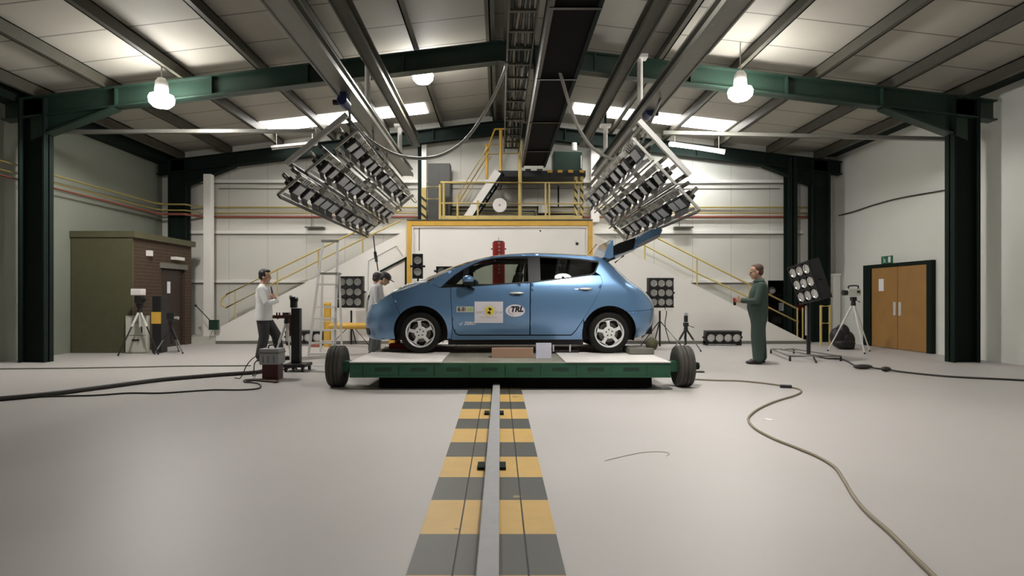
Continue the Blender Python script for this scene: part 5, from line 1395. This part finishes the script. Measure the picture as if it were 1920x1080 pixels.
# ---- cables on the floor
def cable(pts, r, m, label, n=6): 
    P = cat_rom([fl(x, y, r) for x, y in pts], n)
    return tag(MB().tube(P, r, 8).build('floor_cable', m, smooth=True), label, 'cable')
cable([(-450, 790), (-200, 765), (60, 742), (160, 730), (240, 719.5), (300, 712), (350, 707.5), (420, 702), (478, 698), (492, 695)], .028, 'cable', 'thick dark cable from the left edge to the grey case')
cable([(-500, 760), (-200, 750), (100, 743), (180, 741), (240, 737), (300, 737), (350, 734), (400, 731), (450, 731), (480, 729), (489, 725), (484, 719), (470, 717), (458, 716), (462, 712), (500, 711)], .010, 'cable', 'thin dark cable snaking left of the grey case')
cable([(-130, 693), (60, 691), (150, 690), (240, 688.5), (340, 686.5), (420, 686), (470, 685.5)], .010, 'block_grey', 'thin grey cable running straight across the floor on the left')
cable([(458, 715), (475, 713), (490, 714), (505, 715), (520, 716), (522, 708), (524, 696), (533, 692), (548, 688), (556, 691)], .013, 'darkred', 'dark red lead around the foot of the grey case')
for pts, lab in (([(489, 664), (474, 672), (462, 686), (455, 702), (447, 712), (440, 709)], 'outer thin lead looping down from the grey case'), ([(489, 672), (478, 680), (476, 694), (474, 705), (480, 700)], 'inner thin lead looping down from the grey case')):
    P = cat_rom([at(x, y, 8.66) if i < len(pts)-1 else fl(x, y, .01) for i, (x, y) in enumerate(pts)], 5)
    P = [V((p.x, p.y, max(p.z, .012))) for p in P]
    tag(MB().tube(P, .007, 6).build('loose_lead', 'cable', smooth=True), lab, 'cable')
cable([(1262, 706), (1297, 710.5), (1345, 713), (1385, 714), (1430, 718), (1472, 724), (1496, 729), (1502, 735), (1488, 742), (1455, 752), (1425, 765), (1406, 779), (1404, 790), (1418, 805), (1450, 822), (1495, 840), (1535, 857), (1565, 876), (1582, 900), (1600, 930), (1625, 960), (1670, 1000), (1720, 1050), (1800, 1130), (1900, 1250)], .011, 'cable_tan', 'long tan cable curving across the floor on the right')
cp = fl(1474, 724.5, .02); tag(MB().cyl(cp + V((-.07, .02, 0)), cp + V((.06, -.02, 0)), .022, n=10).build('cable_connector', 'black', origin=cp), 'black connector on the long tan cable', 'connector')
cable([(1535, 668), (1550, 672), (1575, 673), (1590, 678), (1600, 684), (1612, 687), (1630, 688), (1645, 691), (1668, 693), (1690, 697), (1780, 706), (1900, 712), (2060, 722)], .014, 'cable', 'dark cable at the foot of the right wall', 5)
for x, y, r, lab in ((1618, 687.5, .05, 'dark bundled plug on the cable by the right wall, the left one'), (1661, 692, .06, 'dark bundled plug on the cable by the right wall, the right one')):
    p = fl(x, y, .04); tag(MB().ell(p, (.16 if x < 1640 else .08, .05, .04), nu=14, nv=8).build('cable_plug', 'cable', origin=V((p.x, p.y, 0)), smooth=True), lab, 'plug')
p = fl(1441, 786.5, .002); tag(MB().cbox(p, (.05, .09, .004), Matrix.Rotation(.4, 3, 'Z')).build('paper_scrap', 'paper', origin=p), 'small white paper scrap on the floor at the right', 'paper')
tag(MB().tube(cat_rom([fl(x, y, .002) for x, y in ((1134, 864), (1150, 860), (1180, 853), (1210, 848), (1240, 847), (1255, 850), (1250, 855))], 5), .003, 6).build('scuff_mark', 'floor_mark' if 'floor_mark' in M else 'galv'), 'thin pale scuff mark on the floor right of the striped track', 'scuff')  # thin tube drawn for a scuff mark on the floor
p = fl(1302, 697, .01); tag(MB().box((p.x-.06, p.y-.05, 0), (p.x+.14, p.y+.05, .02)).build('cable_end', 'cable', origin=V((p.x, p.y, 0))), 'flat dark cable end on the floor beside the right trolley wheel', 'plug')

# ================================================================= PEOPLE
M['skin'] = mat('skin', (.56, .33, .23), .5, var=.06, scale=30)
M['skin_tan'] = mat('skin_tanned', (.46, .29, .19), .5, var=.06, scale=30)
M['hair_black'] = mat('hair_black', (.012, .009, .008), .45, var=.4, scale=60, bump=.3, bscale=120)
M['hair_brown'] = mat('hair_brown', (.10, .055, .035), .6, var=.4, scale=60, bump=.3, bscale=120)
M['shirt_white'] = mat('white_jacket_cloth', (.72, .72, .71), .8, var=.06, scale=9, bump=.25, bscale=22)
M['shirt_grey'] = mat('grey_shirt_cloth', (.50, .50, .51), .8, var=.06, scale=9, bump=.25, bscale=22)
M['trousers'] = mat('dark_trousers', (.035, .035, .036), .8, var=.2, scale=9, bump=.25, bscale=22)
M['trousers_grey'] = mat('grey_trousers', (.11, .115, .11), .8, var=.2, scale=9)
M['overall'] = mat('green_overall_cloth', (.052, .082, .068), .85, var=.12, scale=7, bump=.3, bscale=18)
M['shoe'] = mat('dark_shoes', (.02, .018, .014), .4, var=.2)
M['tie'] = mat('navy_tie', (.02, .02, .04), .6)
M['eye'] = mat('eye_dark', (.02, .012, .01), .15)
M['lips'] = mat('lips', (.38, .15, .12), .5)
def limb(mb, p, q, r0, r1):
    p = V(p); q = V(q); mb.cyl(p, q, r0, r1, n=14); mb.ell(p, r0, nu=14, nv=10); mb.ell(q, r1, nu=14, nv=10)
def stack(mb, secs, n=24):
    """torso shape: (centre, front-back radius, side radius) from bottom to top"""
    vs = []
    for c, rx, ry in secs:
        vs += [V(c) + V((rx*math.cos(2*PI*i/n), ry*math.sin(2*PI*i/n), 0)) for i in range(n)]
    m = len(secs)
    fs = [(j*n+i, j*n+(i+1) % n, (j+1)*n+(i+1) % n, (j+1)*n+i) for j in range(m-1) for i in range(n)] + [tuple(range(n-1, -1, -1)), tuple(range((m-1)*n, m*n))]
    mb.add(vs, fs)
def fuse(mb, name, m, parent, vox=.008, it=3, T=None):
    """melt overlapping volumes into one continuous surface"""
    if T is not None: mb = MB().merge(mb, T)
    me = bpy.data.meshes.new('tmp'); me.from_pydata(mb.v, [], mb.f)
    bm = bmesh.new(); bm.from_mesh(me); bmesh.ops.recalc_face_normals(bm, faces=bm.faces); bm.to_mesh(me); bm.free()
    o = bpy.data.objects.new('tmp', me); COL.objects.link(o)
    r = o.modifiers.new('r', 'REMESH'); r.mode = 'VOXEL'; r.voxel_size = vox
    s = o.modifiers.new('s', 'SMOOTH'); s.iterations = it; s.factor = .5
    bpy.context.view_layer.update()
    ev = bpy.data.meshes.new_from_object(o.evaluated_get(bpy.context.evaluated_depsgraph_get()))
    bpy.data.objects.remove(o); bpy.data.meshes.remove(me)
    ev.name = name; ev.materials.clear(); ev.materials.append(M[m]); ev.polygons.foreach_set('use_smooth', [True]*len(ev.polygons))
    k = bpy.data.objects.new(name, ev); COL.objects.link(k); k.parent = parent; return k
def head_shapes(c, R, s=1.0):
    mb = MB()
    def e(p, r): mb.ell(V(c) + R @ (V(p)*s), [x*s for x in r], R)
    e((-.014, 0, .03), (.096, .077, .086)); e((.02, 0, -.035), (.070, .060, .086)); e((.045, 0, -.092), (.036, .036, .028))
    e((.094, 0, -.032), (.020, .014, .020)); e((.086, 0, -.008), (.012, .010, .03)); e((.072, 0, .006), (.022, .045, .012)); e((.078, 0, -.068), (.013, .023, .010))
    e((.03, .045, -.05), (.035, .018, .05)); e((.03, -.045, -.05), (.035, .018, .05))
    for y in (-.076, .076): e((-.008, y, -.028), (.022, .010, .032))
    return mb
def hand_shapes(mb, w, d, nrm, curl=.6, s=1.0, thumb=1):
    """w wrist, d direction of the palm, nrm palm normal (fingers curl towards it)"""
    d = V(d).normalized(); nrm = (V(nrm) - d*V(nrm).dot(d)).normalized(); a = d.cross(nrm).normalized(); w = V(w)
    R = Matrix((d, a, nrm)).transposed()
    mb.ell(w + d*.045*s, (.055*s, .040*s, .017*s), R, 14, 8)
    for k, (o, L) in enumerate(((-.030, .070), (-.010, .080), (.010, .076), (.029, .060))):
        b = w + d*.088*s + a*o*s; d1 = (d*math.cos(curl) + nrm*math.sin(curl)).normalized(); d2 = (d*math.cos(curl*2.2) + nrm*math.sin(curl*2.2)).normalized()
        m = b + d1*L*.55*s; limb(mb, b, m, .0095*s, .0085*s); limb(mb, m, m + d2*L*.5*s, .0085*s, .0072*s)
    b = w + d*.03*s + a*(-.034*s*thumb); m = b + (d*.5 - a*.7*thumb + nrm*.45).normalized()*.04*s
    limb(mb, b, m, .012*s, .010*s); limb(mb, m, m + (d*.8 + nrm*.5).normalized()*.032*s, .010*s, .008*s)
def shoe(mb, ankle, fwd, L=.27):
    f = V(fwd).normalized(); a = V((ankle[0], ankle[1], 0)); R = Matrix((f, V((-f.y, f.x, 0)), V((0, 0, 1)))).transposed()
    mb.ell(a + f*.075 + V((0, 0, .038)), (L*.5, .047, .036), R); mb.ell(a + f*.13 + V((0, 0, .03)), (.085, .048, .03), R); mb.ell(a + V((0, 0, .06)), (.06, .045, .06), R)
    mb.ell(a + f*.06 + V((0, 0, .014)), (L*.5, .048, .014), R)
def person(label, loc, yaw, J, skin, hair, hr, top, bot, mt_, mb_, extra_top=(), s=1.0, lr=(.098, .078, .068), one=False):
    """J: joints in the figure's frame, +x is where it faces, +y its left"""
    root = thing('person', label, 'person', loc, rz=math.radians(yaw)); local(root)
    hc, hR = V(J['head']), Euler([math.radians(a) for a in J.get('hrot', (0, 0, 0))]).to_matrix()
    b = head_shapes(hc, hR, s)
    limb(b, hc + hR @ V((-.02, 0, -.07)), V(J['neck']), .052, .058)
    stack(b, [(V(c), rx*.86, ry*.9) for c, rx, ry in J['torso']])
    for S in 'LR':
        sh_, el, wr = V(J['sh'+S]), V(J['el'+S]), V(J['wr'+S])
        limb(b, sh_, el, .048, .038); limb(b, el, wr, .038, .026)
        hd, hn = J['hand'+S]; hand_shapes(b, wr, hd, hn, J.get('curl', .6), 1.0, 1 if S == 'L' else -1)
        hp, kn, an = V(J['hp'+S]), V(J['kn'+S]), V(J['an'+S])
        limb(b, hp, kn, .078, .052); limb(b, kn, an, .052, .035)
        limb(b, an, V((an.x + .12, an.y, .035)), .035, .028)
    fuse(b, 'body', skin, root, .0065, 3)
    # eyes, brows, mouth
    for y in (-.031*s, .031*s):
        e = MB().ell(hc + hR @ V((.079*s, y, -.012*s)), .0075*s, nu=12, nv=8); e.build('eye', 'eye', root, smooth=True)
        MB().ell(hc + hR @ V((.088*s, y, .014*s)), (.004, .016, .0035), hR, 10, 6).build('eyebrow', hair, root, smooth=True)
    MB().ell(hc + hR @ V((.089*s, 0, -.068*s)), (.005, .022, .005), hR, 12, 6).build('mouth', 'lips', root, smooth=True)
    h = MB()
    for p, r in hr: h.ell(hc + hR @ (V(p)*s), [x*s for x in r], hR)
    fuse(h, 'hair', hair, root, .006, 2)
    # clothing
    t = MB(); stack(t, J['torso'])
    for S in 'LR':
        sh_, el, wr = V(J['sh'+S]), V(J['el'+S]), V(J['wr'+S]); wr2 = el.lerp(wr, .96)
        limb(t, sh_, el, .068, .056); limb(t, el, wr2, .056, .040)
    for p, q, r0, r1 in extra_top: limb(t, p, q, r0, r1)
    if not one: fuse(t, top, mt_, root, .009, 4); t = MB()
    hz = J['torso'][0][0]
    stack(t, [((hz[0], 0, J['hpL'][2]-.10), .10, .15), ((hz[0], 0, J['hpL'][2]), .115, .165), ((hz[0], 0, J['hpL'][2]+.13), .11, .15)])
    for S in 'LR':
        hp, kn, an = V(J['hp'+S]), V(J['kn'+S]), V(J['an'+S])
        limb(t, hp, kn, lr[0], lr[1]); limb(t, kn, V((an.x, an.y, .09 + (lr[2]-.068))), lr[1], lr[2])
    fuse(t, bot, mb_, root, .009, 16 if one else 4)
    for S in 'LR':
        t = MB(); shoe(t, J['an'+S], (1, .15 if S == 'L' else -.15, 0)); fuse(t, 'shoe', 'shoe', root, .006, 2)
    return root
HAIR_FULL = [((-.035, 0, .045), (.092, .086, .085)), ((-.06, 0, -.01), (.062, .078, .07)), ((.03, 0, .088), (.055, .065, .035)), ((-.02, .066, .02), (.05, .02, .05)), ((-.02, -.066, .02), (.05, .02, .05))]
HAIR_SHORT = [((-.032, 0, .045), (.090, .083, .080)), ((-.058, 0, -.01), (.055, .074, .068)), ((-.012, 0, .09), (.07, .06, .03))]
# the man with folded arms
JA = dict(head=(.03, 0, 1.545), hrot=(0, 2, -8), neck=(-.02, 0, 1.37),
    torso=[((0, 0, .735), .155, .205), ((.005, 0, .90), .15, .19), ((.005, 0, 1.05), .135, .18), ((-.005, 0, 1.20), .135, .19), ((-.015, 0, 1.30), .11, .185), ((-.02, 0, 1.36), .07, .11), ((-.02, 0, 1.40), .055, .06)],
    shL=(-.01, .19, 1.30), elL=(.11, .25, 1.07), wrL=(.225, -.05, 1.15), handL=((-.25, -1, .25), (-1, 0, 0)),
    shR=(-.01, -.19, 1.30), elR=(.10, -.26, 1.05), wrR=(.235, .03, 1.09), handR=((-.2, 1, .35), (-1, 0, 0)),
    hpL=(0, .075, .77), knL=(.19, .11, .47), anL=(.27, .12, .08), hpR=(0, -.075, .77), knR=(.03, -.10, .45), anR=(-.04, -.11, .08), curl=.5)
pA = person('man in a white jacket and dark trousers standing with folded arms at the left', (-4.30, 11.2, 0), 8, JA, 'skin', 'hair_black', HAIR_FULL, 'jacket', 'trousers', 'shirt_white', 'trousers', lr=(.115, .092, .08))
t = MB(); t.prism([(.118, -.022, 1.36), (.118, .022, 1.36), (.155, .03, 1.22), (.15, 0, 1.12), (.155, -.03, 1.22)], (.012, 0, 0)); t.build('tie', 'tie', pA)
t = MB()
for s in (-1, 1): t.prism([(.045, s*.01, 1.40), (.075, s*.06, 1.385), (.125, s*.055, 1.34), (.122, s*.01, 1.36)], (.008, 0, .004))
t.build('collar', 'shirt_white', pA)
# the man in the green overall
JD = dict(head=(.05, 0, 1.605), hrot=(0, 6, 0), neck=(-.02, 0, 1.44),
    torso=[((.0, 0, .72), .13, .19), ((.01, 0, .84), .155, .192), ((.025, 0, .98), .175, .195), ((.015, 0, 1.12), .165, .195), ((0, 0, 1.26), .15, .205), ((-.015, 0, 1.37), .12, .195), ((-.02, 0, 1.43), .08, .12), ((-.02, 0, 1.475), .06, .066)],
    shL=(-.01, .20, 1.36), elL=(.07, .25, 1.09), wrL=(.29, .10, 1.09), handL=((1, -.35, 0), (-.2, -1, .2)),
    shR=(-.01, -.20, 1.36), elR=(.05, -.25, 1.08), wrR=(.28, -.10, 1.11), handR=((1, .35, .05), (-.2, 1, .2)),
    hpL=(.01, .10, .88), knL=(.04, .11, .48), anL=(.03, .12, .08), hpR=(.01, -.10, .88), knR=(-.02, -.11, .48), anR=(-.06, -.11, .08), curl=.8)
pD = person('man in a dark green overall standing at the right with his hands before him', (4.54, 10.72, 0), 166, JD, 'skin', 'hair_brown', HAIR_SHORT, 'overall', 'overall', 'overall', 'overall', lr=(.135, .112, .092), one=True, s=1.1)
t = MB()
for s in (-1, 1): t.prism([(-.075, s*.07, 1.47), (.03, s*.075, 1.475), (.095, s*.05, 1.42), (.03, s*.11, 1.42), (-.06, s*.12, 1.43)], (.0, s*.012, .012))
t.build('collar', 'overall', pD)
w_p = Matrix.Translation(pD.location) @ Euler(pD.rotation_euler).to_matrix().to_4x4() @ V((.40, .01, 1.09))
hd = thing('hand_controller', 'small red and black hand controller held by the man in green', 'controller', w_p)
MB().cbox(w_p + V((0, 0, .02)), (.05, .05, .07)).build('grip', 'red', hd, bevel=.008)
MB().cbox(w_p + V((0, 0, -.045)), (.04, .045, .06)).build('base', 'black', hd, bevel=.008)
# the two technicians by the car's nose
JB = dict(head=(.19, 0, 1.515), hrot=(0, 34, 0), neck=(.075, 0, 1.40),
    torso=[((-.03, 0, .82), .12, .17), ((-.02, 0, .97), .125, .17), ((.0, 0, 1.12), .125, .175), ((.03, 0, 1.26), .115, .185), ((.055, 0, 1.35), .09, .17), ((.07, 0, 1.40), .065, .10), ((.075, 0, 1.435), .05, .055)],
    shL=(.05, .18, 1.33), elL=(.10, .22, 1.07), wrL=(.33, .12, 1.12), handL=((1, -.2, .1), (0, -.3, -1)),
    shR=(.05, -.18, 1.33), elR=(.06, -.22, 1.06), wrR=(.30, -.12, 1.13), handR=((1, .2, .1), (0, .3, -1)),
    hpL=(-.03, .09, .87), knL=(.03, .10, .46), anL=(.02, .11, .08), hpR=(-.03, -.09, .87), knR=(.0, -.10, .46), anR=(-.05, -.10, .08), curl=.5)
pB = person('technician in a grey shirt and black cap bent over the car bonnet', (-2.42, 12.0, 0), 4, JB, 'skin_tan', 'hair_black', HAIR_SHORT, 'shirt', 'trousers', 'shirt_grey', 'trousers_grey')
hc, hR = V(JB['head']), Euler((0, math.radians(34), 0)).to_matrix()
t = MB(); t.ell(hc + hR @ V((-.012, 0, .055)), (.108, .092, .075), hR); t.ell(hc + hR @ V((.115, 0, .042)), (.075, .07, .010), hR); fuse(t, 'cap', 'black', pB, .006, 2)
import copy
JC = copy.deepcopy(JB); JC['head'] = (.10, 0, 1.545); JC['hrot'] = (0, 10, 25); JC['neck'] = (.03, 0, 1.41)
for k_ in ('shL', 'shR', 'elL', 'elR', 'wrL', 'wrR'): JC[k_] = (JC[k_][0]-.05, JC[k_][1], JC[k_][2]+.02)
JC['torso'] = [((c[0]*.5-.01, c[1], c[2]+.01), a, b) for c, a, b in JB['torso']]
pC = person('technician in a white shirt standing behind the one with the black cap', (-2.62, 12.75, 0), 20, JC, 'skin', 'hair_black', HAIR_FULL, 'shirt', 'trousers', 'shirt_white', 'trousers')
t = MB().box((-.12, -.16, 1.10), (-.09, -.10, 1.2)); t.build('radio', 'black', pC, bevel=.008)
